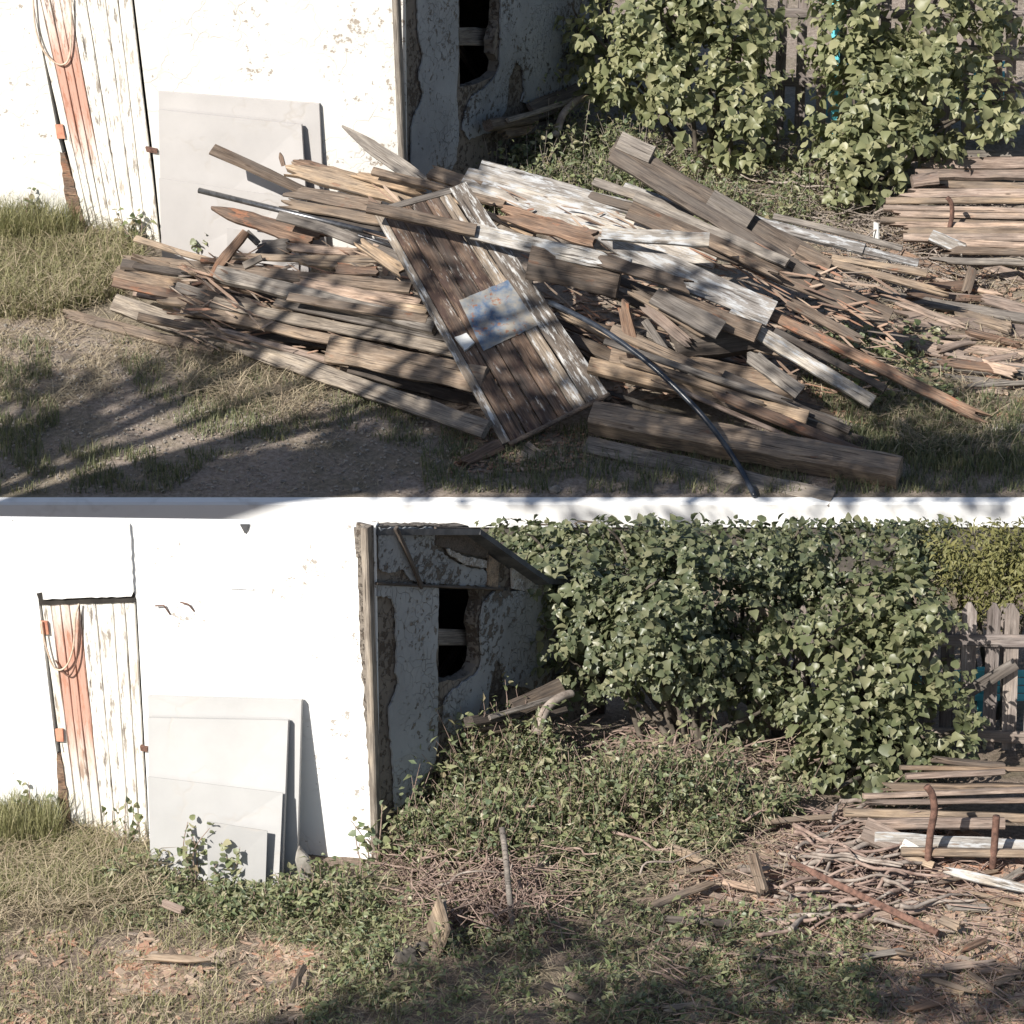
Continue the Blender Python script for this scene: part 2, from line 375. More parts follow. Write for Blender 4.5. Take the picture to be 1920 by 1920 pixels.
# ------------------------------------------------------------------ the ground of both yards and the painted edge between them
def sheet(name, x0, x1, y0, y1, fine, fn, mat):
    def ticks(a, b, f0, f1, st):
        out = []; v = a
        while v < b - 1e-6:
            out.append(v); v += st if f0 <= v < f1 else max(st, min(6, .25 * max(st, (f0 - v) if v < f0 else (v - f1)) + .2))
            if out[-1] < f0 < v: v = f0
        return out + [b]
    xs = ticks(x0, x1, fine[0], fine[1], .09); ys = ticks(y0, y1, fine[2], fine[3], .09)
    V = [(x, y, fn(x, y) + (.012 * noise.noise(Vector((x * 7, y * 7, 1))) if fine[0] <= x <= fine[1] and fine[2] < y <= fine[3] else 0)) for y in ys for x in xs]; nx = len(xs)
    F = [(j * nx + i, j * nx + i + 1, (j + 1) * nx + i + 1, (j + 1) * nx + i) for j in range(len(ys) - 1) for i in range(nx - 1)]
    return tag(put(name, V, F, mat, smooth=True), kind='structure')
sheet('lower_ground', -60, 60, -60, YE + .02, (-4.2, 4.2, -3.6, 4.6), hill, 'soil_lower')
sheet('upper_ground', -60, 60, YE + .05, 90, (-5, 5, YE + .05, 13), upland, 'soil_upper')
zb = (CAM + ray(960, 986) * ((YE - CAM.y) / ray(960, 986).y)).z
def edge_wall():
    root = empty('terrace_wall', (0, YE, ZE), 'white painted concrete terrace edge running between the upper and lower yard', 'wall'); root['kind'] = 'thing'
    for nm, mat, prof in (('wall_body', 'stone_dark', [(YE, -.3), (YE, zb - .004), (YE + .12, zb - .004), (YE + .12, -.3)]),
                          ('painted_cap', 'edge_paint', [(YE - .03, zb), (YE - .03, ZE - .02), (YE - .015, ZE), (YE + .02, ZE + .004), (YE + .06, ZE + .012), (YE + .12, ZE - .03), (YE + .12, zb)])):
        xs = [-60 + i * 2.0 for i in range(61)]; V = []; F = []; k = len(prof)
        for x in xs: V += [(x, y, z) for y, z in prof]
        for i in range(len(xs) - 1):
            for j in range(k): a = i * k + j; b = i * k + (j + 1) % k; F.append((a, a + k, b + k, b))
        put(nm, V, F, mat, root)
edge_wall()

# ------------------------------------------------------------------ sheds
class Shed: pass
def shed_frame(cx, cb, lx, lb, sx, sb, g):
    s = Shed(); s.c = g(cx, cb); l = g(lx, lb) - s.c; r = g(sx, sb) - s.c; l.z = 0; r.z = 0
    s.fd = l.normalized(); s.sd = r.normalized(); s.sl = r.length
    up = Vector((0, 0, 1)); s.fn = up.cross(s.fd) * -1; s.sn = up.cross(s.sd) * -1
    if s.fn.dot(CAM - s.c) < 0: s.fn = -s.fn
    if s.sn.dot(Vector((1, -.3, 0))) < 0: s.sn = -s.sn
    def onp(n):
        def f(px, py, off=0.0):
            d = ray(px, py); p0 = s.c + n * off; return CAM + d * ((p0 - CAM).dot(n) / d.dot(n))
        return f
    s.F = onp(s.fn); s.S = onp(s.sn); return s
def build_shed(label, s, top_px, hole, doorhole, sidetop, floorz, matf, height=None, ldrop=.0):
    root = empty('shed', s.c, label, 'shed')
    left = s.c + s.fd * 7.0
    cz = s.F(*top_px).z if height is None else height
    lowz = floorz - .5
    fo = [Vector((s.c.x, s.c.y, lowz)), Vector((s.c.x, s.c.y, cz)), Vector((left.x, left.y, cz - ldrop)), Vector((left.x, left.y, lowz))]
    slab('front_wall', fo, s.fn, .10, matf, root, holes=[doorhole])
    so = [Vector((s.c.x, s.c.y, lowz)) - s.fn * .10]
    end = s.c + s.sd * (s.sl + .35)
    so = [Vector((*(s.c + s.sd * .0).xy, lowz))] + [Vector((end.x, end.y, lowz))] + sidetop
    slab('side_wall', [p - s.sn * .012 for p in so], s.sn, .10, 'bare_wall', root, holes=[hole], jag=.006, seed=3)
    # back, far side, floor and roof close the room in
    e2 = end + s.fd * 7.0; tz = sidetop[0].z
    for q0, q1, z0, z1, nm in ((end, e2, tz, tz - ldrop, 'back_wall'), (left, e2, cz - ldrop - .03, tz - ldrop, 'far_wall')):
        d = (q1 - q0).normalized(); n = d.cross(Vector((0, 0, 1)))
        slab(nm, [Vector((*q0.xy, lowz)), Vector((*q0.xy, z0)), Vector((*q1.xy, z1)), Vector((*q1.xy, lowz))], n, .08, 'interior', root)
    return root, cz, left, end
def patch(name, root, f, n, pts, off, t, mat, jag=.012, seed=5, holes=()):
    return slab(name, [f(x, y, off) for x, y in pts], n, t, mat, root, holes=[[f(x, y, off) for x, y in h] for h in holes], jag=jag, seed=seed)
def planks(door, f, n, tops, bots, yt, yb, off, mats, seed=0):
    for i in range(len(tops) - 1):
        rr = random.Random(seed + i); g = .9
        q = [f(tops[i] + g, yt[0] + (yt[1] - yt[0]) * (i / (len(tops) - 1)) + rr.uniform(-2, 2), off), f(tops[i + 1] - g, yt[0] + (yt[1] - yt[0]) * ((i + 1) / (len(tops) - 1)) + rr.uniform(-2, 2), off),
             f(bots[i + 1] - g, yb[0] + (yb[1] - yb[0]) * ((i + 1) / (len(tops) - 1)), off), f(bots[i] + g, yb[0] + (yb[1] - yb[0]) * (i / (len(tops) - 1)), off)]
        wtop = (q[0] + q[1]) / 2; wbot = (q[3] + q[2]) / 2
        # each plank has its own frame with local X running down the plank, so the grain follows it
        ax = (wbot - wtop).normalized(); y = n.cross(ax); M = Matrix((ax, y, n)).transposed().to_4x4(); M.translation = (wtop + wbot) / 2
        Mi = M.inverted(); m_ = 9; V = []; F = []
        for k in range(m_ + 1):
            a = q[0].lerp(q[3], k / m_); b = q[1].lerp(q[2], k / m_); j = .0025
            a = a + y * rr.uniform(-j, j); b = b + y * rr.uniform(-j, j)
            for p, dz in ((a, -.004), (a.lerp(b, .06), 0), (a.lerp(b, .94), 0), (b, -.004), (b, -.03), (a, -.03)): V.append(Mi @ (p + n * dz))
        for k in range(m_):
            for e in range(6): A = k * 6 + e; B = k * 6 + (e + 1) % 6; F.append((A, B, B + 6, A + 6))
        F.append((5, 4, 3, 2, 1, 0)); F.append(tuple(m_ * 6 + e for e in range(6)))
        me = bpy.data.meshes.new('plank'); me.from_pydata(V, [], F); me.materials.append(MATS[mats[i]]); me.shade_flat()
        o = bpy.data.objects.new('plank', me); col.objects.link(o); o.parent = door
        M.translation -= door.location; o.matrix_basis = M
def rope(label, f, off, pts, rpx, mat='cord', name='rope', cat='rope'):
    P = smooth_path([f(x, y, off + (.01 * math.sin(i))) for i, (x, y) in enumerate(pts)], 6)
    V, F = tube_geo(P, rpx, 7); o = put(name, V, F, mat, base=P[len(P) // 2], smooth=True); return tag(o, label, cat)
def quadbox(name, f, n, pts, off, t, mat, root, base=None): return slab(name, [f(x, y, off) for x, y in pts], n, t, mat, root, base=base)

# ---- lower shed
s = shed_frame(712, 1612, 60, 1560, 1090, 1348, L); SL = s
hole = [(822, 1098), (897, 1101), (900, 1125), (891, 1158), (890, 1173), (895, 1192), (897, 1222), (893, 1246), (884, 1261), (866, 1273), (822, 1279)]
doorl = [(72, 1126), (256, 1122), (276, 1480), (281, 1600), (136, 1600), (104, 1400)]
endp = s.c + s.sd * (s.sl + .35)
st = [s.S(*p) for p in ((1010, 1080), (880, 987), (692, 986))]
st = [Vector((*endp.xy, st[0].z - .35))] + st
root, cz, left, end = build_shed('whitewashed shed with a bare dark side wall, standing in the cleared lower yard', s, (692, 986),
    [s.S(*p, -.012) for p in hole], [s.F(*p) for p in doorl], st, -.0, 'whitewash_bright', None, .42); shedL = root
up = Vector((0, 0, 1))
rfv = []
k1, k2, k3 = st[3], st[2], st[1]; A1 = Vector((*left.xy, cz - .42)); d1 = k2 - k1; B1 = A1 + d1 - up * .35; C1 = B1 + (k3 - k2) - up * .2; E1 = st[0] + s.sd * .1; D1 = C1 + (E1 - k3)
k1 = k1 + s.sn * .05; k2 = k2 + s.sn * .10; k3 = k3 + s.sn * .10; E1 = E1 + s.sn * .10
V = []; F = []
for (a, b, c, d) in ((A1, k1, k2, B1), (B1, k2, k3, C1), (C1, k3, E1, D1)):
    i = len(V); n = (b - a).cross(c - a).normalized()
    if n.z < 0: n = -n
    qs = [p - s.fn * .11 - up * .06 if p in (A1, k1) else p for p in (a, b, c, d)]; V += [p + n * .004 for p in qs] + [p - n * .04 for p in qs]
    F += [(i, i + 1, i + 2, i + 3), (i + 7, i + 6, i + 5, i + 4)] + [(i + e, i + (e + 1) % 4, i + 4 + (e + 1) % 4, i + 4 + e) for e in range(4)]
roofL = put('roof', V, F, 'tar', root)
# roof edge boards, layered felt and loose pieces
for j, (o1, o2, w_) in enumerate(((0, 0, .05), (.03, -.05, .035))):
    P1 = s.S(876, 990 + j * 9, .10 + o1); P2 = s.S(1014, 1086 + j * 10, .10 + o1)
    board_between('verge_board', P1, P2, w_, w_, .03, R(80), 'wood_dark', ('cut', 'rag'), roofL)
# side wall coats: plaster panels, bare strips, frieze, boards
S_, sn = s.S, s.sn
patch('plaster', root, S_, sn, [(709, 1092), (822, 1098), (822, 1180), (819, 1240), (822, 1300), (822, 1400), (812, 1440), (790, 1462), (765, 1500), (742, 1520), (737, 1433), (731, 1360), (731, 1327), (742, 1300), (748, 1282), (742, 1262), (745, 1222), (743, 1180), (742, 1149), (735, 1120), (709, 1118)], .012, .014, 'old_plaster', .010, 11)
patch('plaster', root, S_, sn, [(932, 1106), (908, 1127), (902, 1161), (902, 1210), (905, 1240), (896, 1262), (863, 1284), (842, 1302), (834, 1321), (831, 1361), (850, 1380), (905, 1370), (918, 1345), (917, 1300), (925, 1260), (935, 1235), (944, 1262), (945, 1285), (1000, 1292), (1060, 1275), (1088, 1250), (1095, 1130), (1010, 1112)], .014, .016, 'flaky_plaster', .010, 12)
patch('plaster', root, S_, sn, [(712, 990), (815, 990), (822, 1030), (860, 1058), (905, 1068), (930, 1078), (938, 1102), (900, 1099), (820, 1096), (770, 1088), (755, 1066), (735, 1074), (713, 1068)], .010, .012, 'flaky_plaster', .010, 13)
patch('grey_panel', root, S_, sn, [(818, 988), (884, 990), (915, 1012), (916, 1046), (866, 1036), (818, 1022)], .02, .02, 'wood_dark', 0.0, 14)
patch('hanging_strip', root, S_, sn, [(838, 1028), (870, 1042), (914, 1052), (912, 1066), (872, 1058), (842, 1040)], .035, .012, 'wood_pale', .006, 15)
patch('frieze_board', root, S_, sn, [(917, 1040), (936, 1056), (934, 1102), (915, 1099)], .022, .02, 'wood_tan', 0, 16)
patch('frieze_board', root, S_, sn, [(960, 1062), (1012, 1090), (1050, 1120), (1010, 1114), (962, 1104)], .02, .02, 'wood_pale', 0, 17)
for a, b, w_ in (((745, 990), (794, 1102), .035),): board_between('batten', S_(*a, .045), S_(*b, .045), w_, w_, .025, R(85), 'wood_dark', ('cut', 'cut'), root)
board_between('corner_post', S_(693, 988, .02), S_(714, 1622, .02), .075, .08, .06, R(88), 'wood_grey', ('cut', 'cut'), root, .001, .012)
board_between('corner_post', s.F(688, 988, .014), s.F(707, 1622, .014), .05, .05, .03, R(88), 'wood_dark', ('cut', 'cut'), root, .001, .012)
board_between('frieze_rail', S_(708, 1093, .03), S_(945, 1104, .03), .02, .02, .02, R(60), 'wood_dark', ('cut', 'cut'), root, .002)
board_between('window_beam', S_(800, 1194, -.16), S_(905, 1196, -.16), .12, .12, .06, R(80), 'wood_grey', ('cut', 'cut'), root, .002)
board_between('inner_brace', S_(815, 1290, -.55), S_(905, 1150, -.75), .07, .07, .05, R(75), 'wood_rotten', ('cut', 'cut'), root, .002)
quadbox('red_hinge_plate', s.F, s.fn, [(681, 1119), (696, 1118), (697, 1138), (681, 1138)], .03, .028, 'rust', root)
quadbox('grey_block', s.F, s.fn, [(663, 990), (674, 992), (679, 1040), (668, 1046)], .025, .024, 'wood_grey', root)
quadbox('torn_felt', s.F, s.fn, [(450, 984), (467, 984), (464, 994), (459, 1001)], .015, .014, 'tar', root)
for a, b, c in (((291, 1136), (307, 1135), (319, 1152)), ((338, 1129), (353, 1133), (364, 1146))):
    V, F = tube_geo([s.F(*a, .03), s.F(*b, .03), s.F(*c, .005)], .006, 6); put('wall_hook', V, F, 'rust', root)
V, F = tube_geo([s.F(431, 1103, .012), s.F(475, 1105, .012)], .004, 5); put('wire_staple', V, F, 'steel', root)
# lower door, with the panel above it
dL = empty('door', s.F(205, 1600), 'plank door with a rust-red stain in the lower yard, below a blank white panel', 'door')
tops = [77, 95, 112, 129, 148, 179, 211, 233, 253]; bots = [137, 152, 167, 181, 197, 220, 245, 264, 279]
planks(dL, s.F, s.fn, tops, bots, (1131, 1127), (1592, 1600), -.012, ['wood_white', 'wood_redstain', 'wood_redstain', 'wood_redstain', 'wood_white', 'wood_white', 'wood_white', 'wood_white'], 50)
quadbox('hinge', s.F, s.fn, [(74, 1165), (88, 1166), (91, 1190), (77, 1189)], .018, .02, 'rust_pale', dL)
quadbox('hinge', s.F, s.fn, [(103, 1368), (117, 1367), (119, 1391), (106, 1390)], .018, .02, 'rust_pale', dL)
quadbox('latch', s.F, s.fn, [(262, 1400), (276, 1402), (276, 1410), (264, 1408)], .03, .04, 'rust', dL)
slab('splintered_jamb', [s.F(*p, .004) for p in ((106, 1415), (114, 1418), (124, 1480), (133, 1545), (122, 1560), (110, 1500))], s.fn, .05, 'wood_rotten', dL, jag=.006)
pn = patch('panel', None, s.F, s.fn, [(66, 980), (243, 984), (250, 1110), (246, 1118), (80, 1124)], .03, .028, 'whitewash_bright', .004, 21)
tag(pn, 'blank white panel closing the opening above the lower shed door', 'panel')
gapo = patch('panel_shadow_gap', None, s.F, s.fn, [(68, 1112), (250, 1106), (256, 1130), (74, 1134)], .004, .01, 'dark_gap', .004, 22); gapo.name = 'shadow_strip'  # dark-coloured strip laid on the wall in place of the panel's shadow gap
tag(gapo, 'dark ragged strip coloured as the shadow gap between the white panel and the lower door', 'shadow_strip')
rope('looped pale cord hanging down over the red-stained planks of the lower door', s.F, .03, [(148, 1132), (141, 1160), (138, 1210), (128, 1243), (114, 1256), (100, 1250), (90, 1225), (82, 1195), (77, 1165)], .007)
rope('dark red cord loop beside the pale one on the lower door', s.F, .02, [(149, 1134), (147, 1190), (143, 1240), (132, 1266), (120, 1262), (104, 1238)], .006, 'rust')
# leaning sheets in the lower yard
def leaning(label, f, n, g, tl, tr, bl, br, toff, t, group, mat='sheet_board', name='wall_sheet'):
    P = [f(*tl, toff), f(*tr, toff), g(*br), g(*bl)]
    nn = (P[1] - P[0]).cross(P[3] - P[0]).normalized()
    if nn.dot(CAM - P[0]) < 0: nn = -nn
    P = [p for p in P]; base = (P[2] + P[3]) / 2
    d = (P[1] - P[0]).normalized(); c = .03
    loop = [P[0], P[1], P[2], P[3]]
    o = slab(name, loop, nn, t, mat, base=base); return tag(o, label, 'sheet', group)
leaning('tallest of the white sheets leaning on the lower shed wall, rearmost, with a dark edge', s.F, s.fn, L, (277, 1305), (565, 1313), (284, 1612), (556, 1642), .07, .05, 'sheets leaning on the lower shed', 'sheet_board_bright')
leaning('middle white sheet leaning on the lower shed, a cracked upper corner', s.F, s.fn, L, (277, 1346), (540, 1351), (282, 1628), (528, 1656), .17, .05, 'sheets leaning on the lower shed', 'sheet_board_bright')
leaning('low white sheet in front of the lower shed sheets, its top edge at half height', s.F, s.fn, L, (277, 1456), (530, 1487), (284, 1640), (522, 1668), .35, .012, 'sheets leaning on the lower shed', 'sheet_board_mid')
leaning('smallest square sheet propped low against the lower shed sheets', s.F, s.fn, L, (388, 1540), (501, 1558), (390, 1666), (497, 1676), .53, .012, 'sheets leaning on the lower shed', 'sheet_board_low')

# ---- upper shed
s = shed_frame(764, 498, 60, 440, 1112, 214, U); SU = s
hole = [(861, -12), (936, -14), (934, 40), (925, 75), (925, 100), (934, 115), (931, 135), (913, 149), (890, 158), (862, 163)]
dooru = [(58, -12), (250, -14), (288, 300), (304, 460), (160, 460), (110, 260)]
endp = s.c + s.sd * (s.sl + .5)
tzz = s.S(780, -40).z
st = [Vector((*endp.xy, tzz - .1)), Vector((*s.c.xy, tzz))]
root, cz, left, end = build_shed('whitewashed shed with a flaking side wall, behind the heap of old boards', s, (745, -40),
    [s.S(*p, -.012) for p in hole], [s.F(*p) for p in dooru], st, s.c.z, 'whitewash', tzz); shedU = root
V = [Vector((*p.xy, z)) for p, z in ((s.c - s.sd * .1 + s.sn * .06, tzz), (end + s.sn * .06, tzz - .1), (end + s.fd * 7, tzz - .1), (left - s.sd * .1, tzz - .0))]
nn = (V[1] - V[0]).cross(V[2] - V[0]).normalized(); nn = nn if nn.z > 0 else -nn
slab('roof', [v + up * .06 for v in V], nn, .05, 'tar', root)
S_, sn = s.S, s.sn
patch('plaster', root, S_, sn, [(782, -30), (860, -30), (860, 100), (857, 180), (861, 250), (856, 300), (835, 345), (800, 390), (772, 420), (771, 318), (772, 240), (776, 222), (788, 195), (794, 176), (787, 150), (786, 137), (792, 118), (794, 104), (785, 70)], .012, .014, 'old_plaster', .010, 31)
patch('plaster', root, S_, sn, [(940, -30), (939, 60), (938, 120), (931, 140), (907, 166), (886, 182), (873, 210), (868, 244), (880, 262), (925, 246), (950, 205), (955, 150), (968, 112), (980, 130), (984, 170), (978, 190), (1000, 200), (1060, 178), (1105, 160), (1118, 60), (1110, -30)], .014, .016, 'flaky_plaster', .010, 32)
board_between('corner_post', S_(747, -36, .02), S_(768, 480, .02), .085, .085, .06, R(88), 'wood_grey', ('cut', 'cut'), root, .001, .012)
board_between('corner_post', s.F(742, -36, .014), s.F(762, 480, .014), .06, .06, .03, R(88), 'wood_dark', ('cut', 'cut'), root, .001, .012)
board_between('window_beam', S_(842, 68, -.18), S_(940, 70, -.18), .17, .17, .07, R(80), 'wood_grey', ('cut', 'cut'), root, .002)
board_between('inner_brace', S_(845, 60, -.6), S_(925, 175, -.7), .12, .12, .05, R(75), 'wood_rotten', ('cut', 'cut'), root, .002)
dU = empty('door', s.F(230, 460), 'leaning plank door with a rust-red stain, beside the grass of the upper yard', 'door')
tops = [56, 74, 92, 110, 128, 160, 196, 220, 246]; bots = [164, 176, 188, 200, 214, 236, 258, 276, 301]
planks(dU, s.F, s.fn, tops, bots, (-8, -10), (452, 460), -.012, ['wood_white', 'wood_redstain', 'wood_redstain', 'wood_redstain', 'wood_white', 'wood_white', 'wood_white', 'wood_white'], 80)
quadbox('hinge', s.F, s.fn, [(103, 234), (117, 234), (122, 260), (107, 260)], .018, .02, 'rust_pale', dU)
quadbox('latch', s.F, s.fn, [(272, 276), (294, 280), (294, 288), (275, 285)], .03, .04, 'rust', dU)
slab('splintered_jamb', [s.F(*p, .004) for p in ((112, 286), (121, 288), (140, 350), (160, 425), (146, 436), (122, 370))], s.fn, .05, 'wood_rotten', dU, jag=.006)
rope('looped pale cord hanging at the top of the upper red-stained door', s.F, .03, [(62, -5), (66, 50), (80, 92), (100, 115), (118, 121), (130, 106), (134, 60), (132, -5)], .009)
leaning('tallest white sheet leaning on the upper shed wall, rearmost, with a dark shaded edge', s.F, s.fn, U, (297, 172), (598, 195), (306, 470), (612, 492), .05, .045, 'sheets leaning on the upper shed')
leaning('middle white sheet leaning on the upper shed, with rounded corner and fine cracks', s.F, s.fn, U, (297, 206), (565, 234), (304, 480), (582, 508), .14, .045, 'sheets leaning on the upper shed')
leaning('low white sheet in front of the upper sheets, top edge below the jutting plank', s.F, s.fn, U, (298, 334), (562, 374), (304, 492), (580, 520), .34, .012, 'sheets leaning on the upper shed')
leaning('smallest bluish sheet propped low behind the crooked rotten stick', s.F, s.fn, U, (425, 428), (560, 446), (427, 505), (560, 520), .42, .012, 'sheets leaning on the upper shed')

for d_ in (dL, dU): d_['kind'] = 'thing'

# ------------------------------------------------------------------ fences and what shows through them
def picket_fence(label, g, x0, b0, x1, b1, n, ytop0, ytop1, wpx, rails, skip=(), mat='picket_wood'):
    root = empty('picket_fence', g((x0 + x1) / 2, (b0 + b1) / 2), label, 'fence')
    A, B = g(x0, b0), g(x1, b1); dirv = (B - A); dirv.z = 0; dn = dirv.normalized(); nrm = Vector((dn.y, -dn.x, 0))
    if nrm.y > 0: nrm = -nrm
    for i in range(n):
        if i in skip: continue
        t = (i + .5) / n; rr = random.Random(400 + i); px = x0 + (x1 - x0) * t; b = b0 + (b1 - b0) * t
        base = A.lerp(B, t); base.z = g(px, b).z - .05; top = over(px, ytop0 + (ytop1 - ytop0) * t + rr.uniform(-5, 5), b, g)
        h = top.z - base.z; wd = wpx / 236 * rr.uniform(.9, 1.08); lean = rr.uniform(-.02, .02)
        u = dn; V = []; th = .022
        for dz in (0, -th):
            for a, z in ((-.5, 0), (.5, 0), (.5, h - .07), (.12, h), (-.12, h), (-.5, h - .07)): V.append(base + u * (a * wd + lean * z) + Vector((0, 0, z)) + nrm * (dz + .0))
        F = [(0, 1, 2, 3, 4, 5), (11, 10, 9, 8, 7, 6)] + [(i_, (i_ + 1) % 6, 6 + (i_ + 1) % 6, 6 + i_) for i_ in range(6)]
        mid = base + Vector((0, 0, h / 2)); ax = Vector((0, 0, 1)); M = Matrix((ax, nrm.cross(ax), nrm)).transposed().to_4x4(); M.translation = mid; Mi = M.inverted()
        me = bpy.data.meshes.new('picket'); me.from_pydata([Mi @ v for v in V], [], F); me.materials.append(MATS[mat])
        o = bpy.data.objects.new('picket', me); col.objects.link(o); o.parent = root; M.translation = mid - root.location; o.matrix_basis = M
    for (yr0, yr1) in rails:
        P1 = over(x0, yr0, b0, g) + nrm * .035; P2 = over(x1, yr1, b1, g) + nrm * .035
        board_between('rail', P1, P2, .09, .09, .035, R(85), mat, ('cut', 'cut'), root, .002)
    return root, nrm
fl, nl = picket_fence('grey picket fence at the right of the lower yard, above the lumber stack', L, 1400, 1372, 1990, 1408, 15, 1128, 1132, 25, ((1196, 1200), (1352, 1385)))
for x in (1700, 1890): board_between('post', over(x, 1150, 1392, L) - nl * .09, over(x, 1398, 1392, L) - nl * .09, .10, .10, .10, R(88), 'picket_wood', ('cut', 'cut'), fl, .002)
board_between('brace', over(1772, 1318, 1404, L) + nl * .07, over(1905, 1238, 1406, L) + nl * .07, .09, .09, .03, R(80), 'wood_grey', ('cut', 'cut'), fl)
fu, nu = picket_fence('dark picket fence behind the lilac bushes of the upper yard', U, 1400, 250, 1990, 268, 15, -30, -30, 25, ((22, 28), (150, 165)))
board_between('post', over(1862, -20, 262, U) + nu * .06, over(1868, 262, 262, U) + nu * .06, .16, .16, .10, R(88), 'wood_brown', ('cut', 'cut'), fu, .002)
board_between('rail', over(1788, 92, 262, U) + nu * .1, over(1990, 98, 264, U) + nu * .1, .14, .14, .03, R(80), 'wood_grey', ('cut', 'cut'), fu)
board_between('post', over(1568, -20, 256, U) + nu * .05, over(1566, 256, 256, U) + nu * .05, .08, .08, .08, R(88), 'turquoise', ('cut', 'cut'), fu, .002)
def turq(label, g, x0, x1, y0, y1, b):
    root = empty('painted_crate', g((x0 + x1) / 2, b), label, 'crate'); k = 4
    for i in range(k):
        y = y0 + (y1 - y0) * (i + .5) / k
        board_between('slat', over(x0, y, b, g), over(x1, y, b, g), (y1 - y0) / k / 236 * .85, (y1 - y0) / k / 236 * .85, .02, R(86), 'turquoise', ('cut', 'cut'), root, .001, .01)
    for x in (x0 + 6, (x0 + x1) / 2, x1 - 6):
        board_between('upright', over(x, y0 - 2, b - 4, g), over(x, b - 4, b - 4, g), .06, .06, .04, R(88), 'turquoise', ('cut', 'cut'), root, .001, .01)
turq('bright turquoise slatted crate showing through the lower picket fence', L, 1690, 1990, 1256, 1316, 1356)
turq('bright turquoise slatted crate showing through the upper bushes by the fence', U, 1540, 1900, 112, 188, 222)

# ------------------------------------------------------------------ leaves
HEART = ([(0, 0, 0), (0, 1, -.16), (0, .5, -.02), (-.36, .06, .05), (-.47, .36, .10), (-.24, .76, .02), (.36, .06, .05), (.47, .36, .10), (.24, .76, .02)],
         [(0, 4, 3), (0, 2, 4), (2, 5, 4), (2, 1, 5), (0, 6, 7), (0, 7, 2), (2, 7, 8), (2, 8, 1)])
SLIM = ([(0, 0, 0), (0, 1, -.2), (-.17, .4, .05), (.17, .4, .05), (0, .45, -.03)], [(0, 4, 2), (2, 4, 1), (0, 3, 4), (4, 3, 1)])
def leaf_matrix(p, outward, size, rr, droop=.5, spread=.7):
    ax = (outward * .5 + Vector((rr.gauss(0, spread), rr.gauss(0, spread), -droop + rr.gauss(0, spread * .6)))).normalized()
    nn = (outward * .6 + Vector((rr.gauss(0, .5), rr.gauss(0, .5), .7 + rr.gauss(0, .4))))
    nn = (nn - ax * nn.dot(ax)); nn = nn.normalized() if nn.length > 1e-3 else ax.orthogonal().normalized()
    x = ax.cross(nn); M = Matrix((x * size * rr.uniform(.8, 1.15), ax * size, nn * size * rr.uniform(.6, 1.8))).transposed().to_4x4(); M.translation = p
    return M
def add_shape(V, F, shape, M):
    k = len(V); V.extend(M @ Vector(v) for v in shape[0]); F.extend(tuple(i + k for i in f) for f in shape[1])
def leaf_mesh(shape, mat, name='leaf'):
    me = bpy.data.meshes.new(name); me.from_pydata([Vector(v) for v in shape[0]], [], shape[1]); me.materials.append(MATS[mat]); me.shade_smooth(); return me
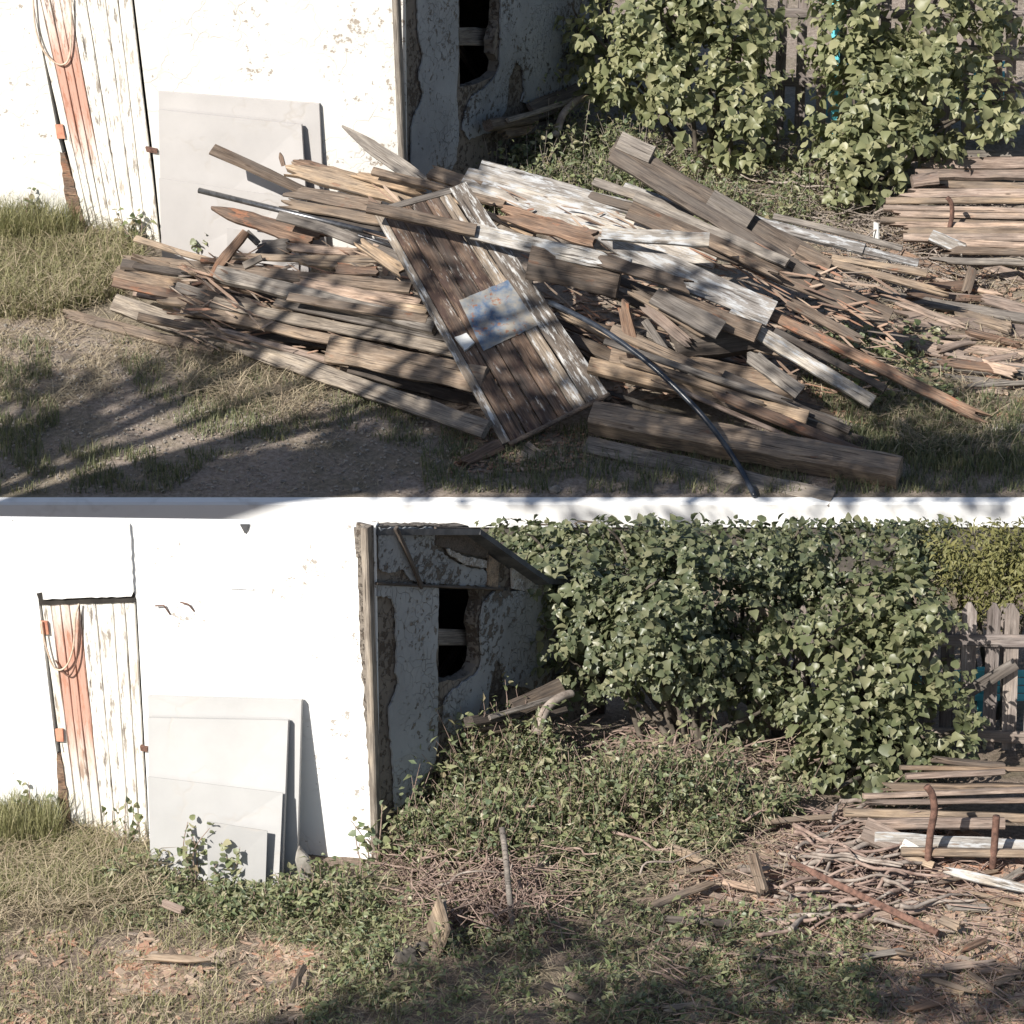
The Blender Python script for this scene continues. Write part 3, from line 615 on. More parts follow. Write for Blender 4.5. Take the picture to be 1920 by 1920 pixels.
def bush(label, g, base, blobs, per, leaf_px, mat, seed, ymin=None, nobj=300, shape=HEART, name='lilac_bush', cat='bush', stems=True, droop=.5, group=None):
    """blobs: (px, py, b, rx px, ry px, depth m). Leaves sit in sprays through the volume of each blob."""
    rr = random.Random(seed); root = empty(name, g(*base), label, cat, group); items = []
    sc = 236.0 if g is L else 205.0; size = leaf_px / sc
    for (px, py, b, rx, ry, dm) in blobs:
        c = over(px, py, b, g); cnt = int(per * rx * ry / 8000)
        k = 0
        while k < cnt:
            v = Vector((rr.gauss(0, 1), rr.gauss(0, 1), rr.gauss(0, 1))).normalized() * rr.random() ** .33
            sp = c + Vector((v.x * rx / sc, v.y * dm, v.z * ry / sc)); od = Vector((v.x, v.y, v.z * .8)).normalized()
            if noise.noise(sp * 2.1 + Vector((seed, 0, 0))) < -.06 and rr.random() < .93: k += 3; continue
            if rr.random() < .14: sp = c + Vector((v.x * rx / sc, v.y * dm, v.z * ry / sc)) * rr.uniform(1.15, 1.4)
            d0 = (od * .7 + Vector((rr.gauss(0, .35), rr.gauss(0, .35), .35 + rr.gauss(0, .3)))).normalized(); ln = rr.uniform(.16, .42) * (size / .1) ** .5; nodes = rr.randint(3, 6); sd0 = d0.cross(Vector((0, 0, 1))).normalized() if abs(d0.z) < .97 else Vector((1, 0, 0))
            p = sp.copy(); tw = rr.uniform(0, 3.1)
            for e in range(nodes):                                  # a shoot: leaves in pairs, larger at its foot, the shoot sagging outwards
                d1 = (d0 + Vector((0, 0, -.9 * e / nodes * droop * 2))).normalized(); p = p + d1 * ln / nodes
                q = proj(p)
                if ymin is not None and q[1] < ymin + 14 * noise.noise(Vector((q[0] * .02, 0, seed))): k += 2; continue
                if g is L and p.z < hill(p.x, p.y) + .03: k += 2; continue
                lsz = size * (1.2 - .75 * e / nodes) * rr.choice((.5, .7, .85, 1, 1.1, 1.2))
                for sgn in ((1, -1) if e < nodes - 1 else (1, -1, 0)):
                    a_ = tw + e * 1.57; side = (sd0 * math.cos(a_) + d1.cross(sd0) * math.sin(a_)) * sgn
                    ax = (side * .9 + d1 * .45 + Vector((rr.gauss(0, .18), rr.gauss(0, .18), -droop * .7 + rr.gauss(0, .18)))).normalized(); nn = (Vector((0, 0, .8)) + od * .7 + Vector((rr.gauss(0, .25), rr.gauss(0, .25), rr.gauss(0, .2)))); nn = nn - ax * nn.dot(ax)
                    if nn.length < 1e-3: continue
                    nn.normalize(); M = Matrix((ax.cross(nn) * lsz * rr.uniform(.8, 1.1), ax * lsz, nn * lsz * rr.uniform(.6, 2.0))).transposed().to_4x4(); M.translation = p + side * lsz * .15
                    items.append((M, (p - CAM).length + rr.uniform(0, .12))); k += 1
    items.sort(key=lambda t: t[1])
    shp = [leaf_mesh((shape[0], shape[1]), mat)]
    for z2, s2 in ((-.5, 1.1), (.8, .85)):
        shp.append(leaf_mesh(([(x * s2, y, z + z2 * .22 * y * y + .06 * x) for x, y, z in shape[0]], shape[1]), mat))
    near = items[:nobj]; V = []; F = []
    for M, _ in near:
        o = bpy.data.objects.new('leaf', rr.choice(shp)); col.objects.link(o); o.parent = root
        o.matrix_basis = Matrix.Translation(-root.location) @ M
    for M, _ in items[nobj:]: add_shape(V, F, shape, M)
    if V: tag(put('foliage', V, F, mat, root, smooth=True), kind='stuff')
    if stems:
        for i, (px, py, b, rx, ry, dm) in enumerate(blobs):
            c = over(px, py, b, g); b0 = root.location + Vector((rr.uniform(-.25, .25), rr.uniform(-.1, .2), -.05))
            m1 = b0.lerp(c, .5) + Vector((rr.uniform(-.1, .1), rr.uniform(-.1, .1), rr.uniform(.05, .2)))
            P = smooth_path([b0, m1, c, c + Vector((rr.uniform(-.2, .2), 0, ry / sc * .6))], 4); n = len(P)
            Vt, Ft = tube_geo(P, [.026 * (1 - .8 * j / n) for j in range(n)], 6); put('stem', Vt, Ft, 'bark', root, smooth=True)
    return root
bush('lilac bush with heart-shaped leaves over a dark hollow, middle of the upper yard', U, (1330, 318),
     [(1150, 90, 270, 75, 75, .45), (1210, 130, 310, 80, 70, .5), (1270, 60, 300, 90, 80, .5), (1320, 140, 320, 85, 75, .45), (1375, 80, 310, 55, 75, .4), (1230, 20, 300, 110, 60, .5), (1370, 10, 300, 90, 55, .5),
      (1385, 195, 325, 48, 55, .35), (1395, 260, 345, 60, 50, .4), (1090, 40, 255, 60, 60, .4), (1100, 110, 262, 40, 50, .3), (1455, 270, 340, 50, 40, .35), (1280, 190, 322, 70, 40, .4)],
     640, 22, 'lilac_leaf_light', 1)
bush('lilac bush with large pale leaves drooping beside the stacked lumber, upper yard', U, (1590, 385),
     [(1620, 80, 320, 75, 75, .45), (1700, 60, 320, 80, 80, .45), (1780, 80, 320, 75, 70, .4), (1600, 175, 340, 45, 60, .35), (1650, 170, 345, 90, 75, .5), (1740, 180, 345, 85, 70, .5), (1820, 210, 345, 60, 55, .4),
      (1585, 255, 360, 55, 55, .35), (1650, 265, 370, 70, 55, .4), (1600, 320, 385, 60, 40, .3), (1585, 365, 398, 40, 28, .25), (1730, 255, 350, 55, 45, .3), (1650, 0, 310, 120, 50, .5), (1800, 10, 310, 90, 50, .4), (1870, 190, 340, 40, 45, .3), (1620, 300, 392, 40, 35, .25)],
     600, 24, 'lilac_leaf_light', 2)
bush('tall lilac bush overhanging the dark side wall of the lower shed', L, (1270, 1392),
     [(1020, 1030, 1330, 60, 50, .5), (1090, 1060, 1350, 85, 75, .6), (1170, 1030, 1350, 90, 65, .6), (1110, 1140, 1365, 85, 70, .5), (1200, 1130, 1375, 90, 80, .6), (1150, 1215, 1385, 80, 60, .45), (1240, 1220, 1395, 85, 70, .5),
      (1290, 1090, 1375, 90, 80, .6), (1290, 1160, 1385, 80, 70, .5), (1330, 1240, 1400, 75, 55, .4), (1380, 1170, 1385, 65, 60, .4), (1390, 1290, 1412, 65, 55, .4), (1425, 1335, 1425, 45, 40, .3), (1050, 1170, 1345, 45, 60, .3), (1090, 1250, 1365, 55, 40, .3), (1200, 1262, 1395, 75, 30, .35)],
     1350, 17, 'lilac_leaf', 3, 978)
bush('small-leaved thicket between the lower lilac bushes, in front of the white terrace edge', L, (1480, 1350),
     [(1300, 1010, 1320, 90, 45, .5), (1400, 1030, 1330, 90, 60, .5), (1490, 1020, 1330, 90, 60, .5), (1580, 1030, 1330, 90, 60, .5), (1440, 1100, 1345, 80, 60, .4), (1530, 1110, 1345, 80, 60, .4), (1620, 1110, 1350, 80, 65, .4), (1670, 1040, 1330, 60, 65, .4), (1200, 995, 1310, 100, 30, .5), (1000, 1000, 1290, 80, 28, .4), (1090, 995, 1300, 80, 28, .4), (1720, 1020, 1320, 60, 40, .4)],
     1500, 14, 'lilac_leaf', 4, 976, 300, HEART, 'thicket')
bush('leafy lilac bush drooping over the lumber stack in the lower yard', L, (1600, 1480),
     [(1560, 1200, 1420, 65, 60, .4), (1640, 1170, 1415, 70, 60, .4), (1710, 1160, 1410, 60, 60, .4), (1600, 1270, 1435, 75, 60, .45), (1690, 1250, 1430, 65, 60, .4), (1540, 1330, 1450, 60, 55, .4), (1620, 1350, 1455, 75, 55, .4), (1710, 1340, 1445, 75, 55, .4),
      (1790, 1370, 1445, 55, 40, .3), (1560, 1400, 1475, 55, 45, .3), (1600, 1440, 1490, 65, 40, .3), (1560, 1485, 1510, 55, 25, .25), (1680, 1400, 1465, 65, 40, .35), (1660, 1460, 1490, 40, 25, .25)],
     900, 20, 'lilac_leaf_mid', 5, 980)
bush('feathery yellow-green shrub behind the picket tops of the lower yard', L, (1830, 1345),
     [(1770, 1030, 1325, 70, 50, .35), (1850, 1040, 1330, 75, 60, .35), (1920, 1050, 1330, 70, 60, .35), (1800, 1100, 1335, 70, 45, .35), (1880, 1110, 1335, 70, 45, .35), (1990, 1060, 1335, 70, 60, .35)],
     2600, 17, 'conifer_leaf', 6, 978, 300, SLIM, 'feathery_shrub')

def inpoly(x, y, poly):
    c = False; j = len(poly) - 1
    for i in range(len(poly)):
        if (poly[i][1] > y) != (poly[j][1] > y) and x < (poly[j][0] - poly[i][0]) * (y - poly[i][1]) / (poly[j][1] - poly[i][1]) + poly[i][0]: c = not c
        j = i
    return c
# ------------------------------------------------------------------ the heap of old boards
HG = 'boards of the demolition heap'
BD = []
def B(x1, y1, b1, x2, y2, b2, wpx, mat, label, **k):
    k.setdefault('group', HG); return pxboard(x1, y1, b1, x2, y2, b2, wpx, mat, label=label, **k)
C_, RG, PT = 'cut', 'rag', 'point'
# left fan
B(398, 278, 520, 588, 364, 548, 19, 'wood_brown', 'flat plank jutting up in front of the leaning white sheets', roll=22, t=.03)
o = B(528, 309, 530, 800, 376, 566, 32, 'wood_tan', 'thick rotten plank with a curled splinter at its broken tip', roll=45, t=.07, ends=(RG, C_), w2=40, wear=.25)
B(524, 286, 527, 531, 311, 531, 8, 'wood_rotten', 'short curled splinter standing on the tip of the rotten plank', roll=60, t=.02, ends=(PT, C_), name='splinter', cat='splinter')
B(548, 300, 531, 640, 325, 540, 14, 'wood_rotten', 'orange rotten flake lying along the thick broken plank', roll=55, t=.03, ends=(RG, RG), wear=.3)
B(641, 235, 505, 800, 345, 565, 26, 'wood_grey', 'long plank tapering to a sharp tip against the white wall', roll=40, t=.03, ends=(PT, C_))
B(672, 248, 506, 770, 318, 550, 9, 'wood_tan', 'thin splinter lying along the sharp-tipped plank', roll=40, t=.02, ends=(PT, RG))
B(655, 322, 545, 800, 362, 575, 15, 'wood_tan', 'splintered reddish lath beside the round batten', roll=40, t=.03, ends=(RG, RG), wear=.2)
B(698, 318, 562, 945, 380, 615, 14, 'wood_brown', 'long round-edged batten reaching under the old door head', roll=40, t=.05, ends=(C_, C_))
B(534, 354, 562, 712, 388, 596, 24, 'wood_brown', 'tapered plank with a cracked lower edge, left of the batten', roll=40, t=.03, ends=(RG, C_))
B(524, 378, 585, 715, 412, 610, 20, 'wood_tan', 'pale split plank above the steel tube', roll=35, t=.03, ends=(RG, C_))
B(560, 395, 590, 730, 432, 612, 12, 'wood_dark', 'dark narrow plank just above the steel tube', roll=35, t=.03)
V, F = tube_geo([over(373, 357, 562, U), over(725, 443, 630, U)], .026, 12); tag(put('steel_tube', V, F, 'steel', base=over(373, 357, 562, U), smooth=True), 'dark steel tube poking out of the heap over the white sheets', 'tube')
V, F = tube_geo([over(600, 418, 600, U), over(735, 462, 640, U)], .016, 10); tag(put('steel_tube', V, F, 'steel', base=over(600, 418, 600, U), smooth=True), 'thinner short grey tube beside the long steel tube', 'tube')
B(396, 388, 562, 610, 452, 600, 34, 'wood_rotten', 'crumbling dark plank with a ragged pointed tip below the steel tube', roll=40, t=.05, ends=(PT, RG), wear=.35)
B(521, 403, 600, 725, 462, 632, 17, 'wood_grey', 'grey lath below the dark steel tube', roll=35, t=.03)
B(588, 418, 612, 760, 488, 650, 19, 'wood_grey', 'grey plank with nail holes running under the old door', roll=35, t=.03)
B(664, 446, 640, 765, 514, 672, 20, 'wood_tan', 'fresh split tan plank ending against the old door', roll=35, t=.04, ends=(RG, RG), wear=.2)
B(459, 432, 620, 389, 524, 640, 19, 'wood_rotten', 'crooked rotten stick propped upright at the left of the heap', roll=30, t=.05, ends=(C_, PT), wear=.3, name='stick', cat='stick')
B(462, 434, 612, 484, 456, 618, 11, 'wood_grey', 'small grey offcut leaning behind the crooked stick', roll=40, t=.03)
B(478, 470, 606, 545, 458, 606, 26, 'wood_grey', 'greyish broken slab end behind the crooked stick', roll=40, t=.05, ends=(RG, RG), wear=.3)
B(525, 460, 615, 700, 474, 630, 17, 'wood_stack', 'short reddish plank lying level in the middle left', roll=40, t=.04, ends=(RG, C_))
B(436, 479, 628, 710, 484, 645, 11, 'wood_tan', 'long level lath crossing the left of the heap', roll=30, t=.03)
B(456, 498, 640, 490, 482, 640, 12, 'wood_grey', 'small diagonal offcut resting on the level lath', roll=40, t=.03)
B(398, 496, 632, 770, 540, 690, 18, 'wood_brown', 'long brown plank above the grey squared beam', roll=30, t=.04, ends=(RG, C_))
B(560, 489, 640, 700, 500, 655, 14, 'wood_tan', 'short split plank with a blocky broken end', roll=35, t=.04, ends=(RG, RG), wear=.2)
B(622, 500, 652, 710, 508, 664, 16, 'wood_rotten', 'crumbled reddish wood chunk near the old door', roll=40, t=.05, ends=(RG, RG), wear=.4)
B(532, 522, 660, 785, 572, 712, 26, 'wood_stack', 'broad pinkish rotten plank left of the old door', roll=35, t=.04, ends=(RG, C_), wear=.15)
B(214, 488, 545, 570, 522, 640, 24, 'wood_tan', 'long tan plank pointing into the grass at the left', roll=38, t=.04, ends=(RG, C_))
B(252, 445, 505, 402, 490, 562, 11, 'wood_tan', 'thin tan lath above the plank that points into the grass', roll=35, t=.03)
B(376, 486, 600, 470, 492, 620, 9, 'wood_rotten', 'short reddish dowel behind the crooked stick foot', roll=40, t=.04, ends=(C_, RG))
B(250, 496, 566, 352, 512, 600, 12, 'wood_dark', 'dark edge plank wedged below the grass-side tan plank', roll=35, t=.04, ends=(C_, RG))
B(216, 508, 556, 350, 540, 610, 28, 'wood_brown', 'broad short plank broken off at the far left', roll=40, t=.04, ends=(C_, RG), wear=.15)
B(300, 538, 600, 480, 575, 660, 24, 'wood_dark', 'dark broad plank under the left end of the grey beam', roll=35, t=.04, ends=(RG, C_))
B(402, 506, 640, 815, 612, 735, 28, 'wood_grey', 'long grey squared beam left of the old door', roll=45, t=.09)
B(540, 556, 690, 800, 596, 730, 16, 'wood_brown', 'brown lath below the broad pinkish plank', roll=35, t=.03)
B(640, 560, 690, 800, 585, 720, 22, 'wood_tan', 'pale plank stub emerging beside the old door edge', roll=40, t=.05)
B(396, 562, 650, 860, 660, 752, 22, 'wood_grey', 'long flat grey plank, upper of the stacked pair at front left', roll=32, t=.03)
B(348, 578, 650, 862, 684, 768, 18, 'wood_tan', 'long tan plank, lower of the stacked pair at front left', roll=38, t=.03)
B(516, 566, 668, 850, 632, 742, 15, 'wood_grey', 'thin grey lath lying on the stacked pair at front left', roll=32, t=.025)
B(208, 562, 592, 912, 806, 842, 33, 'wood_grey', 'long nailed timber running from the grass to the old door foot', roll=50, t=.07)
B(98, 580, 592, 400, 656, 672, 18, 'wood_brown', 'leftmost low plank lying flat on the dirt', roll=35, t=.04, ends=(RG, C_))
B(370, 642, 662, 632, 644, 668, 15, 'wood_dark', 'dark level plank in the gap under the stacked pair', roll=45, t=.05)
B(612, 652, 735, 905, 712, 800, 50, 'wood_tan', 'heavy tan timber block left of the old door foot', roll=60, t=.14)
# right and centre
B(688, 386, 700, 892, 430, 712, 22, 'wood_brown', 'short dark beam laid across the head of the old door', roll=52, t=.07)
B(884, 432, 706, 1180, 500, 748, 30, 'wood_pale', 'white plank with a nailed end beside the old door', roll=55, t=.05)
B(1120, 482, 742, 1300, 540, 770, 26, 'wood_brown', 'brown splintered continuation of the nailed white plank', roll=50, t=.05, ends=(RG, RG), wear=.2)
B(800, 318, 560, 900, 350, 585, 24, 'wood_tan', 'mossy tan plank end against the shed corner', roll=40, t=.05, ends=(RG, C_))
B(812, 352, 575, 1000, 440, 650, 12, 'wood_tan', 'thin pale lath crossing behind the old door head', roll=40, t=.03)
B(868, 336, 575, 1345, 478, 668, 50, 'wood_pale', 'broad weathered white plank on top of the heap, rounded left end', roll=42, t=.045, wear=.1)
B(900, 312, 555, 1260, 408, 600, 24, 'wood_pale', 'second white plank lying behind the broad weathered one', roll=38, t=.035)
B(1000, 336, 560, 1330, 430, 620, 16, 'wood_dark', 'dark rotten lath along the back of the white planks', roll=40, t=.04, ends=(RG, RG), wear=.25)
B(930, 396, 640, 1130, 450, 690, 30, 'wood_rotten', 'crumbling brown plank beneath the broad white one', roll=45, t=.05, ends=(RG, RG), wear=.35)
B(1122, 446, 700, 1448, 586, 748, 50, 'wood_pale', 'wide white plank with a metal-strapped end, centre right', roll=48, t=.04, ends=(PT, C_), wear=.1)
B(1180, 390, 640, 1668, 598, 712, 36, 'wood_brown', 'long brown plank ending in a nailed board end at right', roll=45, t=.035, wear=.1)
B(1128, 436, 720, 1330, 448, 728, 25, 'wood_pale', 'short bluish-white board lying level on the long planks', roll=48, t=.05)
B(1150, 272, 575, 1545, 502, 660, 44, 'wood_dark', 'massive notched beam raised at the upper right of the heap', roll=58, t=.16, warp=.004)
B(1146, 288, 600, 1525, 520, 690, 26, 'wood_dark', 'thinner dark beam lying below the massive notched beam', roll=50, t=.09, warp=.004)
B(1160, 262, 577, 1222, 290, 590, 36, 'wood_grey', 'pale grey sawn block on the head of the massive beam', roll=62, t=.05, warp=.002)
B(1330, 372, 624, 1405, 418, 640, 40, 'wood_grey', 'pale notch block in the middle of the massive beam', roll=62, t=.05, warp=.002)
B(1490, 478, 660, 1552, 508, 668, 44, 'wood_brown', 'brown foot block at the lower end of the massive beam', roll=60, t=.08, warp=.002)
B(1112, 338, 540, 1300, 400, 590, 15, 'wood_grey', 'grey lath with upright nails behind the raised beams', roll=40, t=.03)
B(1170, 346, 545, 1300, 396, 575, 14, 'wood_pale', 'pale round pole between the nailed lath and the raised beams', roll=40, t=.06)
B(1190, 366, 610, 1476, 492, 690, 17, 'wood_grey', 'long grey batten sloping under the raised beams', roll=40, t=.04)
B(1230, 410, 640, 1470, 520, 715, 14, 'wood_brown', 'brown split lath along the grey batten', roll=40, t=.035, ends=(RG, RG), wear=.2)
B(1395, 408, 560, 1620, 464, 590, 20, 'wood_pale', 'thick white round pole at the right of the heap', roll=45, t=.07)
B(1450, 404, 548, 1692, 464, 580, 10, 'wood_grey', 'upper thin grey lath at the right of the heap', roll=35, t=.03)
B(1590, 462, 585, 1722, 492, 600, 13, 'wood_pale', 'blue-white lath continuing past the white pole', roll=38, t=.03)
B(1560, 480, 595, 1738, 512, 612, 12, 'wood_tan', 'reddish tan lath under the blue-white lath', roll=38, t=.035)
B(1550, 490, 605, 1784, 550, 628, 13, 'wood_tan', 'lowest long tan lath pointing right from the heap', roll=42, t=.035, ends=(C_, RG))
B(990, 492, 730, 1160, 526, 745, 62, 'wood_brown', 'large square beam end in the dark hollow right of the door', roll=68, t=.16, warp=.003)
B(1150, 520, 715, 1300, 575, 740, 16, 'wood_dark', 'dark lath over the hollow behind the square beam', roll=45, t=.04)
B(1164, 558, 765, 1194, 690, 778, 24, 'wood_rotten', 'reddish split stick standing upright in the hollow', roll=60, t=.05, ends=(RG, C_), wear=.2, name='stick', cat='stick')
B(1176, 538, 745, 1330, 628, 775, 18, 'wood_tan', 'tan splintered plank slanting through the hollow', roll=45, t=.04, ends=(RG, RG), wear=.15)
B(1200, 566, 752, 1300, 650, 780, 20, 'wood_stack', 'second tan plank slanting below the first in the hollow', roll=45, t=.04, ends=(RG, RG), wear=.15)
B(1208, 600, 765, 1270, 690, 790, 14, 'wood_grey', 'thin grey lath low in the hollow', roll=45, t=.03)
B(1250, 555, 752, 1420, 625, 780, 36, 'wood_brown', 'broad brown beam behind the ringed log end', roll=55, t=.08)
B(1226, 552, 765, 1352, 618, 792, 34, 'wood_grey', 'bluish-grey plank end resting above the ringed log', roll=35, t=.03)
B(1268, 640, 770, 1420, 622, 752, 62, 'wood_dark', 'dark squared log with growth rings on its sawn end', roll=55, t=.22, warp=.002, name='log', cat='log', ends=(C_, C_))
B(1366, 588, 756, 1636, 752, 812, 25, 'wood_pale', 'white-edged plank sloping down to the weeds at right', roll=45, t=.05)
B(1400, 660, 790, 1500, 735, 815, 30, 'wood_grey', 'striped grey plank end under the white-edged plank', roll=50, t=.05, ends=(RG, C_))
B(1448, 590, 735, 1862, 792, 815, 20, 'wood_rotten', 'long reddish plank reaching far right to the debris', roll=45, t=.05, ends=(C_, RG), wear=.12)
B(1452, 618, 752, 1660, 728, 806, 13, 'wood_dark', 'dark lath tucked under the long reddish plank', roll=45, t=.04)
B(1470, 560, 712, 1620, 640, 742, 18, 'wood_brown', 'brown plank stub between the nailed end and the reddish plank', roll=45, t=.04, ends=(RG, RG))
B(1144, 668, 758, 1490, 728, 800, 52, 'wood_brown', 'wide dark-brown timber under the ringed log', roll=66, t=.12, warp=.003)
B(1104, 680, 790, 1514, 782, 838, 26, 'wood_tan', 'square tan batten above the big front timber', roll=45, t=.09, warp=.003)
B(1108, 768, 835, 1686, 872, 918, 42, 'wood_tan', 'big squared front timber with a dark shaded side', roll=30, t=.22, warp=.002)
B(1098, 834, 846, 1560, 930, 938, 30, 'wood_grey', 'flat grey plank lying in the grass along the terrace edge', roll=30, t=.05)
B(868, 868, 884, 940, 832, 850, 24, 'wood_rotten', 'stubby rotten log with an orange crumbled end below the door', roll=50, t=.08, ends=(RG, C_), wear=.3, name='log', cat='log')
B(975, 838, 846, 1012, 862, 866, 34, 'wood_grey', 'small grey shingle under the foot of the old door', roll=40, t=.02, ends=(RG, RG))
# boards on the ground at the right
for i, q in enumerate([(1640, 552, 566, 1990, 606, 622, 16, 'wood_grey', 'grey plank crossing the debris right of the tan laths'), (1668, 590, 606, 1990, 628, 642, 24, 'wood_stack', 'reddish rotten plank behind the nailed board end'),
        (1680, 612, 626, 1990, 652, 664, 14, 'wood_tan', 'tan plank along the red debris at right'), (1728, 640, 654, 1990, 672, 686, 16, 'wood_stack', 'pinkish plank above the twin grey planks at right'),
        (1728, 678, 696, 1990, 704, 722, 20, 'wood_grey', 'upper of the twin grey planks at the right edge'), (1748, 702, 716, 1990, 726, 738, 10, 'wood_grey', 'lower narrow one of the twin grey planks at the right edge'),
        (1788, 800, 808, 1990, 802, 810, 14, 'wood_pale', 'white plank end lying by the weeds near the terrace edge'), (1700, 690, 704, 1790, 760, 770, 12, 'wood_rotten', 'reddish splinter beside the twin grey planks'),
        (1770, 740, 752, 1860, 790, 800, 12, 'wood_tan', 'tan splinter above the white plank end')]):
    B(*q[:8], q[8], roll=35, t=.035, ends=(RG, RG) if i > 6 else (RG, C_), group='boards scattered at the right of the upper yard')
# stacked lumber, upper right
for i, (x0, y, w_, m_) in enumerate([(1710, 288, 12, 'wood_grey'), (1706, 304, 18, 'wood_stack'), (1716, 324, 14, 'wood_stack'), (1730, 342, 12, 'wood_tan'), (1690, 360, 14, 'wood_stack'), (1668, 376, 10, 'wood_tan'), (1664, 388, 9, 'wood_stack'),
        (1654, 399, 9, 'wood_stack'), (1650, 410, 9, 'wood_tan'), (1660, 421, 9, 'wood_stack'), (1680, 432, 9, 'wood_tan'), (1700, 443, 9, 'wood_stack'), (1740, 454, 9, 'wood_stack'), (1760, 468, 12, 'wood_brown'), (1740, 486, 12, 'wood_grey')]):
    tone = {'wood_grey': 'grey', 'wood_stack': 'pinkish', 'wood_tan': 'tan', 'wood_brown': 'brown'}[m_]
    nth = ('topmost', 'second', 'third', 'fourth', 'fifth', 'sixth', 'seventh', 'eighth', 'ninth', 'tenth', 'eleventh', 'twelfth', 'thirteenth', 'fourteenth', 'bottom')[i]
    pxboard(x0 + rnd.uniform(-10, 14), y, y + 62, 1995, y + rnd.uniform(-3, 14), y + 66, w_ + rnd.uniform(0, 5), m_, t=.07, roll=rnd.uniform(38, 70), wear=.18, label='%s %s plank of the lumber stack beside the upper bushes' % (nth, tone), group='planks stacked beside the upper bushes', ends=(rnd.choice((C_, RG)), C_), warp=.008)
pxboard(1712, 338, 420, 1760, 332, 418, 24, 'wood_stack', t=.10, roll=55, name='wood_block', cat='block', label='pinkish wooden block resting on the upper lumber stack')
pxboard(1745, 440, 520, 1815, 468, 530, 22, 'wood_pale', t=.06, roll=45, label='pale broken board end lying in front of the upper lumber stack', ends=(C_, RG))
pxboard(1825, 500, 560, 1810, 552, 566, 18, 'wood_brown', t=.03, roll=45, label='short brown plank propped among twigs below the upper stack', ends=(RG, RG))
V, F = tube_geo(smooth_path([over(1776, 370, 486, U), over(1784, 382, 486, U), over(1785, 405, 486, U), over(1780, 432, 486, U), over(1780, 484, 486, U)]), .022, 9); tag(put('iron_rod', V, F, 'rust', base=U(1780, 486), smooth=True), 'short bent red iron rod in front of the upper lumber stack', 'rod')
pxboard(1641, 418, 470, 1641, 450, 471, 8, 'white_plastic', t=.02, roll=80, name='stake', cat='stake', label='small white striped stake between the bush and the upper lumber stack')
# planks buried inside the heap
rr = random.Random(55); buried = {}
for i in range(84):
    x = rr.uniform(420, 1560); yb = 560 + (x - 400) * .16 + rr.uniform(-20, 120); ln = rr.uniform(220, 470); h = rr.uniform(15, 115) * (1 if 600 < x < 1400 else .5)
    sl = rr.uniform(.10, .34) if x < 800 else rr.uniform(.2, .5)
    if 690 < x < 1200: h *= .25
    if inpoly(x, yb - h, [(690, 380), (890, 330), (1160, 745), (920, 860)]): continue
    mt_ = rr.choice(['wood_brown', 'wood_dark', 'wood_tan', 'wood_rotten', 'wood_grey', 'wood_stack']); o = pxboard(x - ln / 2, yb - h - ln * sl / 2, yb - 10, x + ln / 2, yb - h + ln * sl / 2, yb + 25, rr.choice((7, 9, 11, 14, 18, 22)), mt_, roll=rr.uniform(20, 55), t=rr.uniform(.02, .05),
            ends=(rr.choice((C_, RG)), rr.choice((C_, RG))), label='x', group='planks buried inside the heap')
    where = ('at the left end of the heap', 'left of the old door in the heap', 'close under the left edge of the old door', 'beneath the old door', 'in the hollow right of the old door', 'below the raised dark beams', 'at the right end of the heap')[min(6, int(max(0, x - 420) / 165))]
    buried.setdefault(({'wood_brown': 'brown', 'wood_dark': 'dark', 'wood_tan': 'tan', 'wood_rotten': 'reddish rotten', 'wood_grey': 'grey', 'wood_stack': 'pinkish'}[mt_], where), []).append((yb - h, o))
for (tone, where), lst in buried.items():
    lst.sort(key=lambda t: t[0])
    for j, (_, o) in enumerate(lst):
        o['label'] = ('half-buried %s plank %s' % (tone, where)) if len(lst) == 1 else ('%s of the half-buried %s planks %s' % (('uppermost', 'next lower', 'third', 'fourth', 'fifth', 'sixth', 'seventh', 'eighth', 'ninth')[j] if j < len(lst) - 1 or j == 0 else 'lowest', tone, where))

rr = random.Random(61)
RT = {'wood_rotten': 'reddish rotten', 'wood_stack': 'pinkish', 'wood_grey': 'grey', 'wood_tan': 'tan', 'wood_brown': 'brown'}; RB = {}
for i in range(46):
    x = rr.uniform(1600, 1900); y = rr.uniform(455, 770); ln = rr.uniform(70, 240); mt_ = rr.choice(['wood_rotten', 'wood_stack', 'wood_stack', 'wood_grey', 'wood_tan', 'wood_brown', 'wood_rotten']); sl = rr.gauss(.12, .22)
    if x - ln / 2 < 1500 + (y - 450) * .75: continue
    o = pxboard(x - ln / 2, y - ln * sl / 2, y - ln * sl / 2 + rr.uniform(8, 30), x + ln / 2, y + ln * sl / 2, y + ln * sl / 2 + rr.uniform(8, 26), rr.choice((7, 9, 12, 16, 20)), mt_, roll=rr.uniform(20, 50), t=rr.uniform(.02, .045), ends=(RG, RG), wear=.25, label='x', group='broken boards in the rubble right of the heap')
    RB.setdefault((RT[mt_], 'beside the upper lumber stack' if y < 560 else ('near the twin grey planks' if y < 690 else 'by the weeds at the right end')), []).append((y, o))
for (tone, where), lst in RB.items():
    lst.sort(key=lambda t: t[0])
    for j, (_, o) in enumerate(lst): o['label'] = ('broken %s board in the rubble %s' % (tone, where)) if len(lst) == 1 else ('%s of the broken %s boards in the rubble %s' % (('uppermost', 'second', 'third', 'fourth', 'fifth', 'sixth', 'seventh', 'eighth', 'ninth', 'tenth', 'eleventh', 'twelfth', 'thirteenth', 'fourteenth')[j], tone, where))

